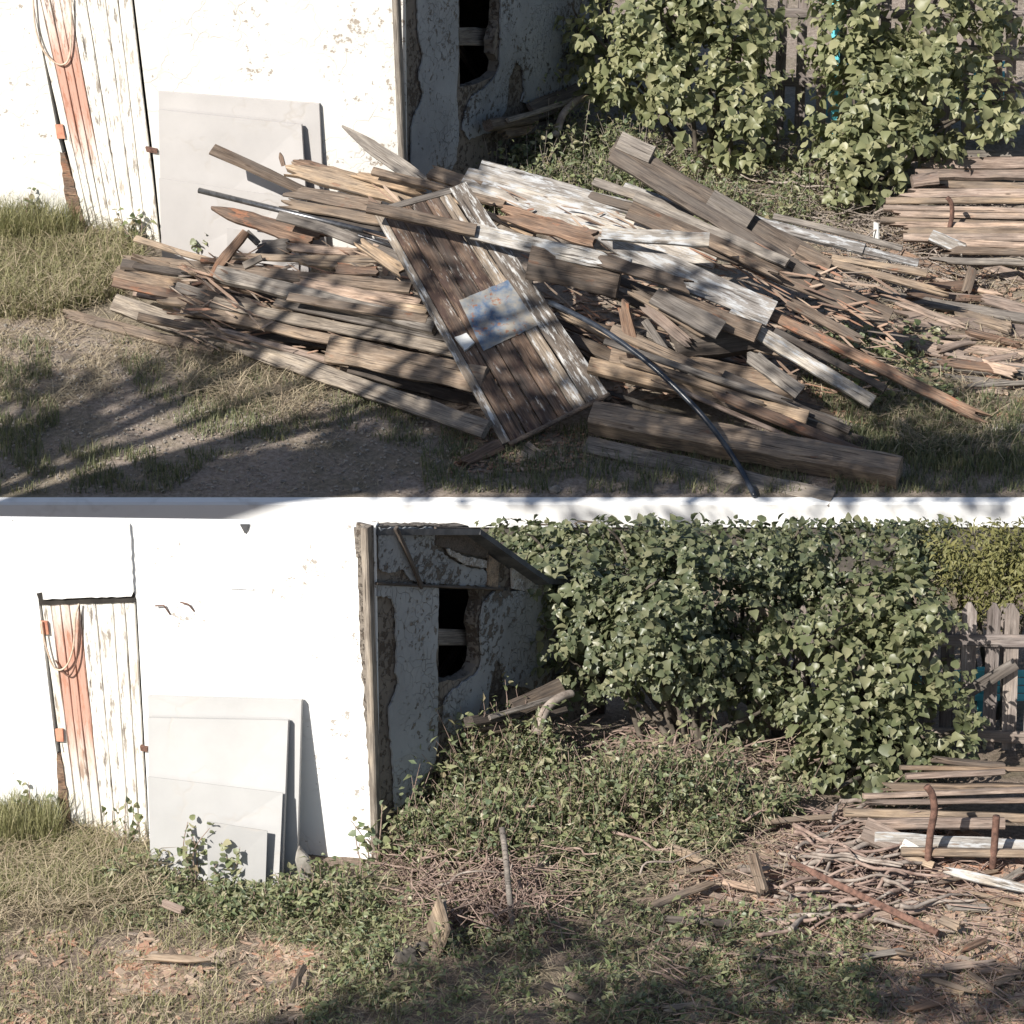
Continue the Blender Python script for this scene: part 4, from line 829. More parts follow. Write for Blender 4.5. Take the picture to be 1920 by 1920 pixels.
# ---- the old door lying on the heap
def heap_door():
    TL, TR, BR, BL = over(697, 398, 668, U), over(876, 346, 640, U), over(1140, 740, 822, U), over(940, 838, 848, U)
    n0 = (TR - TL).cross(BL - TL).normalized(); dr0 = ray(1140, 740); BR = CAM + dr0 * ((TL - CAM).dot(n0) / dr0.dot(n0))
    root = empty('old_door', BL, 'old dark plank door with a rusty blue metal patch lying across the heap', 'door'); root['kind'] = 'thing'
    n = (TR - TL).cross(BL - TL).normalized()
    if n.dot(CAM - TL) < 0: n = -n
    def at(u, v, off=0): return TL.lerp(TR, u).lerp(BL.lerp(BR, u), v) + n * off
    us = [0, .085, .235, .385, .53, .675, .80, 1.0]
    for i in range(7):
        st_ = i in (0, 6); m_ = 'wood_doorstile' if st_ or i == 5 else 'wood_olddoor'; g = .006; rr = random.Random(i + 5)
        q = [at(us[i] + g, 0, .02 if st_ else rr.uniform(-.004, .004)), at(us[i + 1] - g, 0, .02 if st_ else 0), at(us[i + 1] - g, 1, .02 if st_ else 0), at(us[i] + g, 1, .02 if st_ else 0)]
        P1 = (q[0] + q[1]) / 2; P2 = (q[3] + q[2]) / 2; ax = (P2 - P1).normalized(); y = n.cross(ax); M = Matrix((ax, y, n)).transposed().to_4x4(); M.translation = (P1 + P2) / 2
        V, F = board_geo((P2 - P1).length, (q[1] - q[0]).length * .98, (q[2] - q[3]).length * .98, .035, 900 + i, ('cut', 'cut'), .001, .05)
        me = bpy.data.meshes.new('plank'); me.from_pydata(V, [], F); me.materials.append(MATS[m_]); o = bpy.data.objects.new('plank', me); col.objects.link(o); o.parent = root
        M.translation -= root.location; o.matrix_basis = M
    def uvq(pts, off, t, mat, name, jag=.004):
        d = (BL - TL)
        loop = []
        for x, yv in pts:
            dr = ray(x, yv); p0 = TL + n * off; loop.append(CAM + dr * ((p0 - CAM).dot(n) / dr.dot(n)))
        return slab(name, loop, n, t, mat, root, jag=jag)
    m, nt, bs = newmat('patch_metal'); v = coords(nt, (1, 1, 1), rand=False)
    a = noise_(nt, v, 3.4, 6, .62); b = noise_(nt, v, 30, 6, .7)
    c = ramp(nt, a, [(.38, (.34, .30, .245)), (.48, (.22, .235, .25)), (.57, (.075, .12, .20)), (.68, (.30, .275, .24))]).outputs[0]
    rm = ramp(nt, math_(nt, 'ADD', math_(nt, 'MULTIPLY', b, .6), math_(nt, 'MULTIPLY', noise_(nt, v, 5, 4, .6), .5)), [(.60, (0, 0, 0)), (.66, (1, 1, 1))]).outputs[0]
    c = mix(nt, rm, c, (.27, .12, .065)); nt.links.new(c, bs.inputs['Base Color']); bs.inputs['Roughness'].default_value = .8; bump(nt, bs, b, .3, .004); MATS['patch_metal'] = m
    pt = uvq([(861, 563), (984, 512), (1042, 594), (906, 658)], .028, .004, 'patch_metal', 'metal_patch')
    for k in range(26):
        t = k / 26 * 4; e = int(t); f = t - e; Q = [(864, 566), (982, 516), (1038, 593), (908, 654)]; x = Q[e][0] + (Q[(e + 1) % 4][0] - Q[e][0]) * f; yv = Q[e][1] + (Q[(e + 1) % 4][1] - Q[e][1]) * f
        dr = ray(x, yv); p = CAM + dr * ((TL + n * .03 - CAM).dot(n) / dr.dot(n)); Vn, Fn = tube_geo([p - n * .005, p + n * .004], .008, 6); put('nail', Vn, Fn, 'rust', pt)
    uvq([(853, 632), (874, 624), (890, 642), (872, 656)], .05, .03, 'white_plastic', 'hinge_plate', .003)
    Vt, Ft = tube_geo(smooth_path([at(.06, 1.01, .03), at(.5, 1.012, .045), at(1.0, 1.008, .03)], 5), .022, 9); put('bottom_rod', Vt, Ft, 'wood_brown', root, smooth=True)
    board_between('top_rail', at(.02, .008, .03), at(.98, .01, .03), .06, .06, .03, R(30), 'wood_grey', ('rag', 'cut'), root)
heap_door()
P = smooth_path([over(1030, 566, 770, U), over(1120, 612, 805, U), over(1200, 668, 835, U), over(1270, 730, 858, U), over(1330, 795, 880, U), over(1378, 862, 895, U), over(1410, 920, 930, U), over(1415, 930, 934, U)], 6)
V, F = tube_geo(P, .024, 10); tag(put('plastic_pipe', V, F, 'hose_black', base=P[-1], smooth=True), 'bent glossy black plastic pipe arching from the heap to the terrace edge', 'pipe')

# ------------------------------------------------------------------ lower yard: lumber stack, rods, boards, sticks
nths = ('topmost', 'second', 'third', 'fourth', 'fifth', 'sixth', 'bottom')
for i, (x0, y, w_, m_) in enumerate([(1745, 1428, 13, 'wood_brown'), (1690, 1443, 12, 'wood_brown'), (1700, 1458, 13, 'wood_stack'), (1650, 1474, 14, 'wood_brown'), (1620, 1490, 13, 'wood_stack'), (1610, 1506, 14, 'wood_stack'), (1585, 1523, 17, 'wood_tan'), (1600, 1546, 24, 'wood_stack'), (1640, 1576, 28, 'wood_pale'), (1690, 1602, 14, 'wood_tan')]):
    tone = {'wood_brown': 'brown', 'wood_stack': 'pinkish', 'wood_pale': 'pale whitish', 'wood_tan': 'tan'}[m_]
    nt_ = ('topmost', 'second', 'third', 'fourth', 'fifth', 'sixth', 'seventh', 'eighth', 'ninth', 'bottom')[i]
    pxboard(x0, y + rnd.uniform(-5, 5), y + 92 - i * 6, 1995 - rnd.choice((0, 0, 60, 110)), y + rnd.uniform(-12, 14), y + 96 - i * 6, w_ * rnd.uniform(.7, 1.1), m_, t=.09, roll=rnd.uniform(62, 78), g=L, label='%s %s plank of the lumber stack in the lower yard' % (nt_, tone), group='planks stacked in the lower yard', ends=(rnd.choice((C_, RG)), C_), warp=.006, wear=.12)
for q, lab in (([(1737, 1474), (1748, 1490), (1752, 1520), (1745, 1560), (1740, 1606)], 'bent rusty iron rod standing in front of the lower lumber stack'), ([(1868, 1530), (1866, 1565), (1862, 1612)], 'second rusty rod standing at the right edge by the lower stack')):
    P = smooth_path([over(x, y, 1640, L) for x, y in q]); P[-1].z -= .15; V, F = tube_geo(P, .027, 9); tag(put('iron_rod', V, F, 'rust', base=L(q[-1][0], 1640), smooth=True), lab, 'rod', 'rusty rods by the lower stack')
LG = 'boards scattered in the lower yard'
def LB(*q, **k):
    k.setdefault('group', LG); q = list(q); q[2] += 20; q[5] += 20; return pxboard(*q[:8], g=L, label=q[8], **k)
LB(1480, 1614, 1640, 1757, 1748, 1756, 12, 'rust', 'long rusty iron bar slanting across the brush pile', roll=45, t=.035, name='iron_bar', cat='bar', warp=.001, wear=.01)
V, F = tube_geo(smooth_path([over(941, 1552, 1700, L), over(948, 1605, 1715, L), over(955, 1680, 1735, L), over(964, 1762, 1766, L)]), .022, 9); tag(put('grey_pole', V, F, 'wood_grey', base=L(964, 1766), smooth=True), 'thin grey pole standing upright in the weed mound', 'pole')
LB(810, 1708, 1735, 830, 1772, 1778, 38, 'wood_tan', 'small tan board stub standing in the weeds, notched tip', roll=76, t=.02, ends=(C_, C_), wear=.05, warp=.002)
LB(826, 1688, 1725, 832, 1735, 1740, 11, 'wood_grey', 'small white stick behind the tan board stub', roll=70, t=.03)
LB(1212, 1702, 1716, 1345, 1650, 1668, 15, 'wood_brown', 'brown lath slanting up at the left of the brush pile', roll=45, t=.05, ends=(RG, RG))
LB(1408, 1604, 1650, 1428, 1676, 1684, 19, 'wood_brown', 'short upright brown plank in the brush pile', roll=55, t=.04, ends=(C_, RG))
LB(1246, 1585, 1612, 1345, 1622, 1632, 18, 'wood_tan', 'tan split board lying in the weeds left of the brush', roll=45, t=.04, ends=(RG, PT))
LB(1265, 1636, 1644, 1345, 1622, 1632, 9, 'wood_brown', 'thin brown lath crossing the tan split board', roll=40, t=.03, ends=(RG, RG))
LB(1240, 1722, 1730, 1392, 1732, 1740, 14, 'wood_dark', 'dark level plank at the foot of the brush pile', roll=45, t=.04, ends=(RG, RG))
LB(1355, 1652, 1664, 1425, 1668, 1676, 10, 'wood_stack', 'short pinkish lath beside the upright brown plank', roll=40, t=.03)
LB(1252, 1518, 1536, 1330, 1498, 1520, 13, 'wood_brown', 'brown board end half sunk in the weed mound', roll=50, t=.04, ends=(RG, C_))
LB(1435, 1540, 1560, 1560, 1530, 1552, 10, 'wood_tan', 'pale straight branch stub under the lower lilac', roll=50, t=.04, name='branch', cat='branch')
LB(1620, 1552, 1590, 1690, 1580, 1600, 40, 'wood_stack', 'square tan board lying flat left of the standing rod', roll=35, t=.03)
LB(1692, 1580, 1605, 1730, 1602, 1612, 22, 'wood_white', 'pale board end beside the standing rusty rod', roll=40, t=.03)
LB(1690, 1600, 1614, 1750, 1622, 1626, 14, 'wood_tan', 'tan board piece in front of the standing rusty rod', roll=40, t=.03, ends=(RG, C_))
LB(1762, 1628, 1640, 1990, 1680, 1690, 16, 'wood_pale', 'pale bleached board lying in the red debris at right', roll=40, t=.03, ends=(RG, C_))
LB(1760, 1720, 1730, 1800, 1738, 1748, 16, 'wood_tan', 'small reddish plank at the end of the iron bar', roll=40, t=.03, ends=(RG, RG))
LB(1600, 1770, 1780, 1715, 1790, 1798, 8, 'wood_tan', 'thin tan splinter in the debris below the iron bar', roll=40, t=.02, ends=(PT, RG))
LB(1610, 1795, 1800, 1700, 1780, 1790, 12, 'wood_grey', 'grey splintered board below the iron bar', roll=40, t=.03, ends=(RG, RG))
LB(1740, 1832, 1838, 1830, 1862, 1866, 10, 'wood_tan', 'pale splinter in the bottom right corner', roll=40, t=.02, ends=(RG, PT))
LB(1805, 1780, 1800, 1855, 1758, 1775, 14, 'wood_rotten', 'reddish root-like chunk at the right edge of the lower yard', roll=40, t=.04, ends=(RG, RG), wear=.4, name='root', cat='root')
LB(1020, 1846, 1852, 1110, 1880, 1884, 14, 'wood_dark', 'dark plank end at the bottom centre of the lower yard', roll=40, t=.03, ends=(C_, RG))
LB(575, 1652, 1658, 655, 1658, 1664, 13, 'wood_stack', 'reddish board lying at the shed wall foot beside the sheets', roll=45, t=.04, ends=(RG, RG))
LB(560, 1592, 1652, 575, 1650, 1654, 26, 'stone', 'rounded stone slab leaning behind the lower sheets', roll=75, t=.06, ends=(PT, C_), name='stone_slab', cat='stone')
LB(268, 1792, 1800, 395, 1800, 1808, 14, 'wood_tan', 'pointed tan splinter on the chip pile at lower left', roll=40, t=.03, ends=(RG, PT))
LB(300, 1690, 1696, 345, 1708, 1714, 16, 'wood_stack', 'flat reddish wood scrap in the weeds below the sheets', roll=40, t=.02, ends=(RG, RG))
LB(318, 1775, 1800, 332, 1800, 1804, 14, 'wood_brown', 'brown scrap standing on the chip pile at lower left', roll=50, t=.02, ends=(PT, RG))
LB(545, 1860, 1866, 575, 1808, 1816, 12, 'wood_brown', 'long bark strip lying lower left of the weeds', roll=40, t=.02, ends=(PT, RG))
LB(560, 1850, 1856, 566, 1812, 1818, 9, 'wood_tan', 'thin bark strip beside the longer bark strip', roll=40, t=.02, ends=(PT, RG))
def rock(label, px, py, rpx, mat, seed, g, group=None, name='stone', cat='stone', sq=.6):
    c = g(px, py); r = rpx / (236 if g is L else 205); V = []; F = []; n1, n2 = 7, 10
    for i in range(n1 + 1):
        a = math.pi * i / n1
        for j in range(n2):
            b = 2 * math.pi * j / n2; d = Vector((math.sin(a) * math.cos(b), math.sin(a) * math.sin(b), math.cos(a)))
            k = r * (1 + .45 * noise.noise(d * 1.4 + Vector((seed, 0, 0)))); V.append(c + Vector((d.x * k, d.y * k * .8, d.z * k * sq + r * sq * .6)))
    for i in range(n1):
        for j in range(n2): A = i * n2 + j; Bq = i * n2 + (j + 1) % n2; F.append((A, A + n2, Bq + n2, Bq))
    return tag(put(name, V, F, mat, base=c), label, cat, group)
rock('dark lumpy stone half hidden in the lower weeds', 758, 1800, 24, 'stone_dark', 3, L)
rock('dark stone at the foot of the weed mound, right of the other', 790, 1782, 14, 'stone_dark', 8, L)
rock('whitish stone among the twigs of the brush pile', 1545, 1575, 14, 'stone', 5, L)
rock('grey stone lying in the middle of the brush pile', 1590, 1608, 14, 'stone', 6, L)
for i, (x, y, r_, lab) in enumerate([(668, 922, 8, 'round pebble on the bare dirt near the terrace edge'), (605, 818, 6, 'pale pebble at the shadow border on the dirt'), (1040, 922, 11, 'pale stone by the terrace edge below the old door'), (735, 890, 5, 'small pebble in the shade below the long timber'), (530, 905, 5, 'small pebble on the sunlit dirt strip')]): rock(lab, x, y, r_, 'stone', i + 20, U, 'pebbles on the upper dirt')
# broken boards strewn over the lower right ground
rr = random.Random(88); RL = {}
for i in range(44):
    x = rr.uniform(1280, 1930); y = rr.uniform(1590, 1890); ln = rr.uniform(40, 150); mt_ = rr.choice(['wood_rotten', 'wood_stack', 'wood_tan', 'wood_brown', 'wood_grey', 'wood_stack']); sl = rr.gauss(.1, .3)
    o = pxboard(x - ln / 2, y - ln * sl / 2, y - ln * sl / 2 + rr.uniform(10, 24), x + ln / 2, y + ln * sl / 2, y + ln * sl / 2 + rr.uniform(10, 24), rr.choice((6, 8, 10, 13, 17)), mt_, g=L, roll=rr.uniform(20, 50), t=rr.uniform(.015, .035), ends=(RG, RG), wear=.3, label='x', group='broken boards strewn over the lower right ground')
    RL.setdefault((RT[mt_], 'around the brush pile' if y < 1720 else ('in the shaded weeds below the brush pile' if x < 1600 else 'in the bottom right debris')), []).append((y, o))
for (tone, where), lst in RL.items():
    lst.sort(key=lambda t: t[0])
    for j, (_, o) in enumerate(lst): o['label'] = ('small broken %s board %s' % (tone, where)) if len(lst) == 1 else ('%s of the small broken %s boards %s' % (('uppermost', 'second', 'third', 'fourth', 'fifth', 'sixth', 'seventh', 'eighth', 'ninth', 'tenth', 'eleventh')[j], tone, where))
# sticks of the brush pile
rr = random.Random(77)
def stick(g, x1, y1, b1, x2, y2, b2, rad, mat, label, group, bend=.04, name='stick', cat='stick'):
    A, Bq = over(x1, y1, b1, g), over(x2, y2, b2, g); n = 5; pts = [A.lerp(Bq, i / n) + Vector((rr.gauss(0, 1), rr.gauss(0, 1), rr.gauss(0, 1))) * bend * (A - Bq).length * .4 * (0 if i in (0, n) else 1) for i in range(n + 1)]
    P = smooth_path(pts, 3); V, F = tube_geo(P, [rad * (1 - .55 * j / len(P)) for j in range(len(P))], 6); o = put(name, V, F, mat, base=A, smooth=True); return tag(o, label, cat, group)
BP = [(1500, 1605, 1700, 1580), (1490, 1625, 1690, 1600), (1545, 1650, 1640, 1600), (1480, 1680, 1600, 1655), (1560, 1685, 1700, 1640), (1640, 1690, 1700, 1660), (1545, 1660, 1560, 1575), (1500, 1580, 1610, 1560), (1590, 1575, 1650, 1520), (1520, 1600, 1690, 1625), (1600, 1670, 1720, 1625), (1470, 1650, 1480, 1690), (1555, 1540, 1575, 1505), (1575, 1502, 1640, 1500), (1600, 1720, 1700, 1690),
      (1490, 1560, 1560, 1600), (1650, 1640, 1705, 1670), (1505, 1700, 1640, 1665), (1460, 1600, 1560, 1640), (1620, 1520, 1700, 1560), (1640, 1550, 1700, 1500), (1480, 1720, 1600, 1700), (1330, 1480, 1395, 1525), (1640, 1500, 1560, 1560)]
for _ in range(30):
    x, y = rr.uniform(1470, 1760), rr.uniform(1560, 1740); ln = rr.uniform(60, 190); an = rr.gauss(-.25, .45); BP.append((x - ln / 2 * math.cos(an), y - ln / 2 * math.sin(an) * .6, x + ln / 2 * math.cos(an), y + ln / 2 * math.sin(an) * .6))
MB_ = [(860, 1500, 990, 1450), (940, 1520, 1090, 1500), (1010, 1440, 1120, 1470), (1100, 1480, 1240, 1440), (1180, 1520, 1300, 1500), (1290, 1470, 1390, 1430), (880, 1580, 960, 1640), (1000, 1570, 1120, 1600), (1150, 1560, 1260, 1590), (780, 1610, 900, 1590), (1330, 1540, 1450, 1520), (820, 1660, 960, 1620), (900, 1640, 930, 1560), (1200, 1640, 1330, 1590)]
for i, (x1, y1, x2, y2) in enumerate(MB_):
    stick(L, x1, y1, y1 + rr.uniform(35, 60), x2, y2, y2 + rr.uniform(40, 75), rr.uniform(.008, .015), rr.choice(('twig', 'twig_red', 'twig_red')), ('first', 'second', 'third', 'fourth', 'fifth', 'sixth', 'seventh', 'eighth', 'ninth', 'tenth', 'eleventh', 'twelfth', 'thirteenth', 'last')[sorted(m_[0] for m_ in MB_).index(x1)] + ' cut branch from the left poking out of the weed mound', 'cut branches in the weed mound', .12)
BR_ = {}
for i, (x1, y1, x2, y2) in enumerate(BP):
    bm_ = rr.choice(('twig', 'twig', 'twig_red')); o = stick(L, x1, y1, y1 + rr.uniform(15, 40), x2, y2, y2 + rr.uniform(15, 45), rr.uniform(.014, .024), bm_, 'x', 'branches of the lower brush pile', .07)
    BR_.setdefault(('long ' if math.hypot(x1 - x2, y1 - y2) > 120 else 'short ') + ('pale' if bm_ == 'twig' else 'reddish') + ' dead ' + ('branches %s' % ('at the left of the brush pile' if x1 + x2 < 3120 else ('in the middle of the brush pile' if x1 + x2 < 3280 else 'at the right of the brush pile'))), []).append((y1 + y2, o))
for nm_, lst in BR_.items():
    lst.sort(key=lambda t: t[0])
    for j, (_, o) in enumerate(lst): o['label'] = nm_.replace('branches', 'branch') if len(lst) == 1 else '%s of the %s' % (('uppermost', 'second', 'third', 'fourth', 'fifth', 'sixth', 'seventh', 'eighth', 'ninth', 'tenth', 'eleventh', 'twelfth', 'thirteenth', 'fourteenth', 'fifteenth', 'sixteenth', 'seventeenth')[min(16, j)], nm_)
TWQ = ([(1600, 470, 1720, 520), (1580, 400, 1660, 300), (1620, 450, 1700, 400), (1680, 470, 1760, 430), (1700, 500, 1790, 455), (1440, 340, 1560, 350), (1240, 300, 1330, 255), (1250, 330, 1330, 290), (1340, 300, 1420, 340), (1480, 320, 1580, 345), (1640, 400, 1720, 380), (1690, 380, 1700, 440), (1750, 465, 1840, 520)])
for i, q in enumerate(TWQ):
    stick(U, q[0], q[1], q[1] + 30, q[2], q[3], q[3] + 40, rr.uniform(.008, .014), 'twig', ('first', 'second', 'third', 'fourth', 'fifth', 'sixth', 'seventh', 'eighth', 'ninth', 'tenth', 'eleventh', 'twelfth', 'last')[sorted(q_[0] for q_ in TWQ).index(q[0])] + ' dead twig from the left in the dry debris behind the heap', 'dead twigs behind the heap', .09)
# boards dumped against the side walls
for g, dx, dy, nm, (cx, cb, ex, eb) in ((U, 0, 0, 'upper', (764, 498, 1112, 214)), (L, -35, 1120, 'lower', (712, 1612, 1090, 1348))):
    def wb(x, e): return cb + (eb - cb) * (x - cx) / (ex - cx) + e
    def jb(x1, y1, x2, y2, w_, m_, lab, e=22, **k): return pxboard(x1 + dx, y1 + dy, wb(x1 + dx, e), x2 + dx, y2 + dy, wb(x2 + dx, e), w_, m_, g=g, label=lab % nm, group='boards dumped by the shed sides', **k)
    jb(922, 232, 1010, 218, 20, 'wood_dark', 'dark beam end dumped at the foot of the %s shed side wall', 40, roll=62, t=.10)
    jb(1000, 208, 1092, 168, 36, 'wood_dark', 'dark flat board leaning among the junk by the %s shed side', 24, roll=48, t=.04)
    jb(955, 224, 1080, 186, 9, 'wood_grey', 'thin grey lath on the junk by the %s shed side', 48, roll=50, t=.03)
    jb(935, 252, 1060, 226, 16, 'wood_brown', 'brown plank under the dark beam end by the %s shed side', 34, roll=50, t=.05, ends=(RG, RG))
    jb(985, 246, 1098, 208, 14, 'wood_dark', 'dark lath crossing under the junk by the %s shed side', 30, roll=45, t=.04)
    P = smooth_path([over(x + dx, y + dy, wb(x + dx, 62), g) for x, y in ((1040, 256), (1048, 236), (1056, 214), (1072, 196), (1092, 184), (1108, 180))], 4); n_ = len(P)
    V, F = tube_geo(P, [.042 - .014 * j / n_ for j in range(n_)], 9); tag(put('branch', V, F, 'twig', base=P[0], smooth=True), 'thick pale curved branch at the foot of the %s shed side' % nm, 'branch')

# ------------------------------------------------------------------ ground cover
class Bag:
    def __init__(self): self.V = []; self.F = []
    def blade(self, p, h, wd, lean, rr):
        a = rr.uniform(0, 6.28); d = Vector((math.cos(a), math.sin(a), 0)); s_ = Vector((-d.y, d.x, 0)) * wd * .5
        t = p + d * lean * h + Vector((0, 0, h)); m_ = p + d * lean * h * .35 + Vector((0, 0, h * .6)); k = len(self.V)
        self.V += [p - s_, p + s_, m_ - s_ * .7, m_ + s_ * .7, t]; self.F += [(k, k + 1, k + 3, k + 2), (k + 2, k + 3, k + 4)]
    def straw(self, p, ln, wd, rr, lift=.02):
        a = rr.uniform(0, 6.28); d = Vector((math.cos(a), math.sin(a), rr.uniform(-.15, .5))).normalized() * ln; s_ = Vector((-d.y, d.x, 0)).normalized() * wd * .5; p = p + Vector((0, 0, lift)); k = len(self.V)
        b = Vector((0, 0, ln * rr.uniform(0, .15))); z = Vector((0, 0, wd * .6))
        self.V += [p - s_, p + s_, p + d * .5 - s_ + b, p + d * .5 + s_ + b, p + d - s_ * .5, p + d + s_ * .5]; self.F += [(k, k + 1, k + 3, k + 2), (k + 2, k + 3, k + 5, k + 4)]
    def chip(self, p, ln, wd, th, rr):
        a = rr.uniform(0, 6.28); u = Vector((math.cos(a), math.sin(a), rr.uniform(-.2, .25))).normalized(); v = Vector((-u.y, u.x, rr.uniform(-.3, .3))).normalized(); n = u.cross(v); k = len(self.V); p = p + Vector((0, 0, th))
        q = [(-1, -.6), (-.5, -1), (1, -.5), (.7, .8), (-.6, 1)]; q = [(x * rr.uniform(.7, 1.1), y * rr.uniform(.6, 1.1)) for x, y in q]
        self.V += [p + u * x * ln / 2 + v * y * wd / 2 + n * th for x, y in q] + [p + u * x * ln / 2 + v * y * wd / 2 for x, y in q]
        self.F += [(k, k + 1, k + 2, k + 3, k + 4), (k + 9, k + 8, k + 7, k + 6, k + 5)] + [(k + i, k + 5 + i, k + 5 + (i + 1) % 5, k + (i + 1) % 5) for i in range(5)]
    def leafy(self, p, size, rr, shape=SLIM): add_shape(self.V, self.F, shape, leaf_matrix(p, Vector((rr.gauss(0, .6), rr.gauss(0, .6), .6)).normalized(), size, rr, .1, .7))
    def twig(self, p, ln, rad, rr):
        a = rr.uniform(0, 6.28); d = Vector((math.cos(a), math.sin(a), rr.uniform(-.1, .35))).normalized(); tube_geo([p + Vector((0, 0, .02)), p + d * ln * .5 + Vector((rr.uniform(-.03, .03), rr.uniform(-.03, .03), rr.uniform(0, .04))), p + d * ln], [rad, rad * .8, rad * .4], 4, self.V, self.F, False)
    def done(self, name, mat, label, cat):
        if self.V: tag(put(name, self.V, self.F, mat), label, cat, kind='stuff')
def scatter(g, poly, count, fn, seed, clump=0.0):
    rr = random.Random(seed); xs = [p[0] for p in poly]; ys = [p[1] for p in poly]; k = 0
    while k < count:
        x, y = rr.uniform(min(xs), max(xs)), rr.uniform(min(ys), max(ys))
        if not inpoly(x, y, poly): continue
        k += 1
        if g is U and U(x, y).y < YE + .13: continue
        if clump and noise.noise(Vector((x * .014, y * .028, seed))) < -.35 + clump * rr.random(): continue
        fn(g(x, y), rr)
def box_(x0, y0, x1, y1): return [(x0, y0), (x1, y0), (x1, y1), (x0, y1)]
gu, du, su, cu, wu, tu, pu = (Bag() for _ in range(7))
G_ = lambda bag, h0, h1, wd=.008, ln=.5: (lambda p, rr: bag.blade(p, rr.uniform(h0, h1), wd * rr.uniform(.7, 1.3), rr.uniform(.1, ln * 1.6), rr))
S2 = lambda bag, l0, l1, wd=.006, lift=.02: (lambda p, rr: bag.straw(p, rr.uniform(l0, l1), wd, rr, rr.uniform(0, lift)))
C2 = lambda bag, l0, l1: (lambda p, rr: (lambda ln: bag.chip(p, ln, ln * rr.uniform(.2, .5), rr.uniform(.004, .012), rr))(rr.uniform(l0, l1)))
W2 = lambda bag, hmax, s0, s1, shape=SLIM: (lambda p, rr: bag.leafy(p + Vector((0, 0, hmax * rr.random() ** 1.4)), rr.uniform(s0, s1), rr, shape))
T2 = lambda bag, l0, l1, r_=.005: (lambda p, rr: bag.twig(p + Vector((0, 0, rr.uniform(0, .06))), rr.uniform(l0, l1), r_ * rr.uniform(.6, 1.4), rr))
def plant(bag, stems, hmin, hmax, s0, s1, shape=HEART):
    def f(p, rr):
        sh_ = rr.choice((HEART, SLIM, SLIM)); h = rr.uniform(hmin, hmax) * (1 if rr.random() < .85 else 1.5) * max(.35, 1 + 1.3 * noise.noise(Vector((p.x * 1.9, p.y * 1.9, 2)))); d = Vector((rr.gauss(0, .35), rr.gauss(0, .35), 1)).normalized(); tip = p + d * h
        tube_geo([p, p + d * h * .5 + Vector((rr.gauss(0, .015), rr.gauss(0, .015), 0)), tip], [.004, .003, .002], 4, stems.V, stems.F, False)
        for k in range(rr.randint(7, 13)):
            q = p.lerp(tip, rr.uniform(.25, 1.05)) + Vector((rr.gauss(0, .035), rr.gauss(0, .035), rr.gauss(0, .02)))
            add_shape(bag.V, bag.F, sh_, leaf_matrix(q, Vector((rr.gauss(0, .7), rr.gauss(0, .7), .5)).normalized(), rr.uniform(s0, s1) * (.85 if sh_ is HEART else 1.5), rr, .15, .7))
    return f
PL_ = plant
# upper yard
scatter(U, [(-260, 395), (-20, 405), (250, 440), (270, 500), (230, 560), (100, 600), (-260, 610)], 10500, G_(gu, .08, .32, .009, .9), 1)
scatter(U, [(-20, 405), (250, 440), (270, 500), (230, 560), (100, 600), (-20, 610)], 3200, S2(su, .08, .35, .006, .18), 101)
scatter(U, [(-20, 405), (160, 420), (150, 470), (-20, 480)], 2200, G_(gu, .25, .5, .009, .6), 2)
scatter(U, [(-20, 600), (200, 590), (330, 680), (160, 760), (-20, 760)], 2500, S2(su, .06, .22), 3, .5)
scatter(U, [(-20, 640), (90, 640), (120, 840), (420, 850), (300, 940), (-20, 940)], 5200, G_(du, .03, .12, .008, .6), 4, .3)
scatter(U, [(200, 640), (620, 690), (900, 810), (880, 880), (620, 800), (420, 860), (330, 800), (260, 740)], 6500, G_(du, .03, .11, .008, .8), 5, .5)
scatter(U, [(330, 640), (640, 720), (560, 800), (340, 740)], 1600, S2(su, .1, .4, .005, .06), 6)
scatter(U, [(-20, 560), (1000, 560), (1000, 940), (-20, 940)], 2600, S2(su, .03, .12, .005), 7)
scatter(U, [(-20, 600), (700, 720), (1000, 936), (-20, 940)], 1500, lambda p, rr: pu.chip(p, rr.uniform(.012, .04), rr.uniform(.012, .03), rr.uniform(.006, .015), rr), 8)
scatter(U, [(780, 830), (1100, 800), (1900, 800), (1940, 940), (800, 940)], 9000, G_(du, .03, .13, .009, .8), 9, .25)
scatter(U, [(1480, 700), (1940, 760), (1940, 900), (1650, 880)], 3500, G_(du, .05, .18, .009, .8), 10)
scatter(U, [(1500, 690), (1800, 720), (1900, 860), (1700, 860)], 1500, S2(su, .08, .3, .006, .1), 11)
scatter(U, [(1540, 620), (1760, 640), (1800, 800), (1560, 770)], 1100, W2(wu, .18, .04, .085, HEART), 12, .4)
scatter(U, box_(1500, 440, 1940, 800), 1500, C2(cu, .04, .18), 13); scatter(U, box_(1500, 440, 1940, 800), 2600, S2(su, .06, .25, .006, .06), 14)
scatter(U, [(850, 300), (1180, 260), (1240, 420), (1100, 430), (900, 420)], 3000, W2(wu, .12, .03, .06), 15)
stu = Bag()
scatter(U, [(860, 320), (960, 270), (1180, 270), (1240, 420), (1100, 430), (900, 420)], 1000, PL_(wu, stu, .2, .5, .035, .075), 115)
scatter(U, [(1180, 290), (1480, 340), (1600, 420), (1480, 450), (1280, 440)], 260, PL_(wu, stu, .1, .3, .035, .07), 116, .4)
stu.done('dry_stems', 'twig', 'thin stems of the weeds behind the heap', 'stems')
scatter(U, [(860, 270), (960, 250), (940, 330), (870, 340)], 1500, W2(wu, .5, .04, .08), 16)
scatter(U, [(1180, 280), (1480, 330), (1620, 420), (1500, 460), (1280, 440)], 2600, W2(wu, .25, .03, .07), 17, .4)
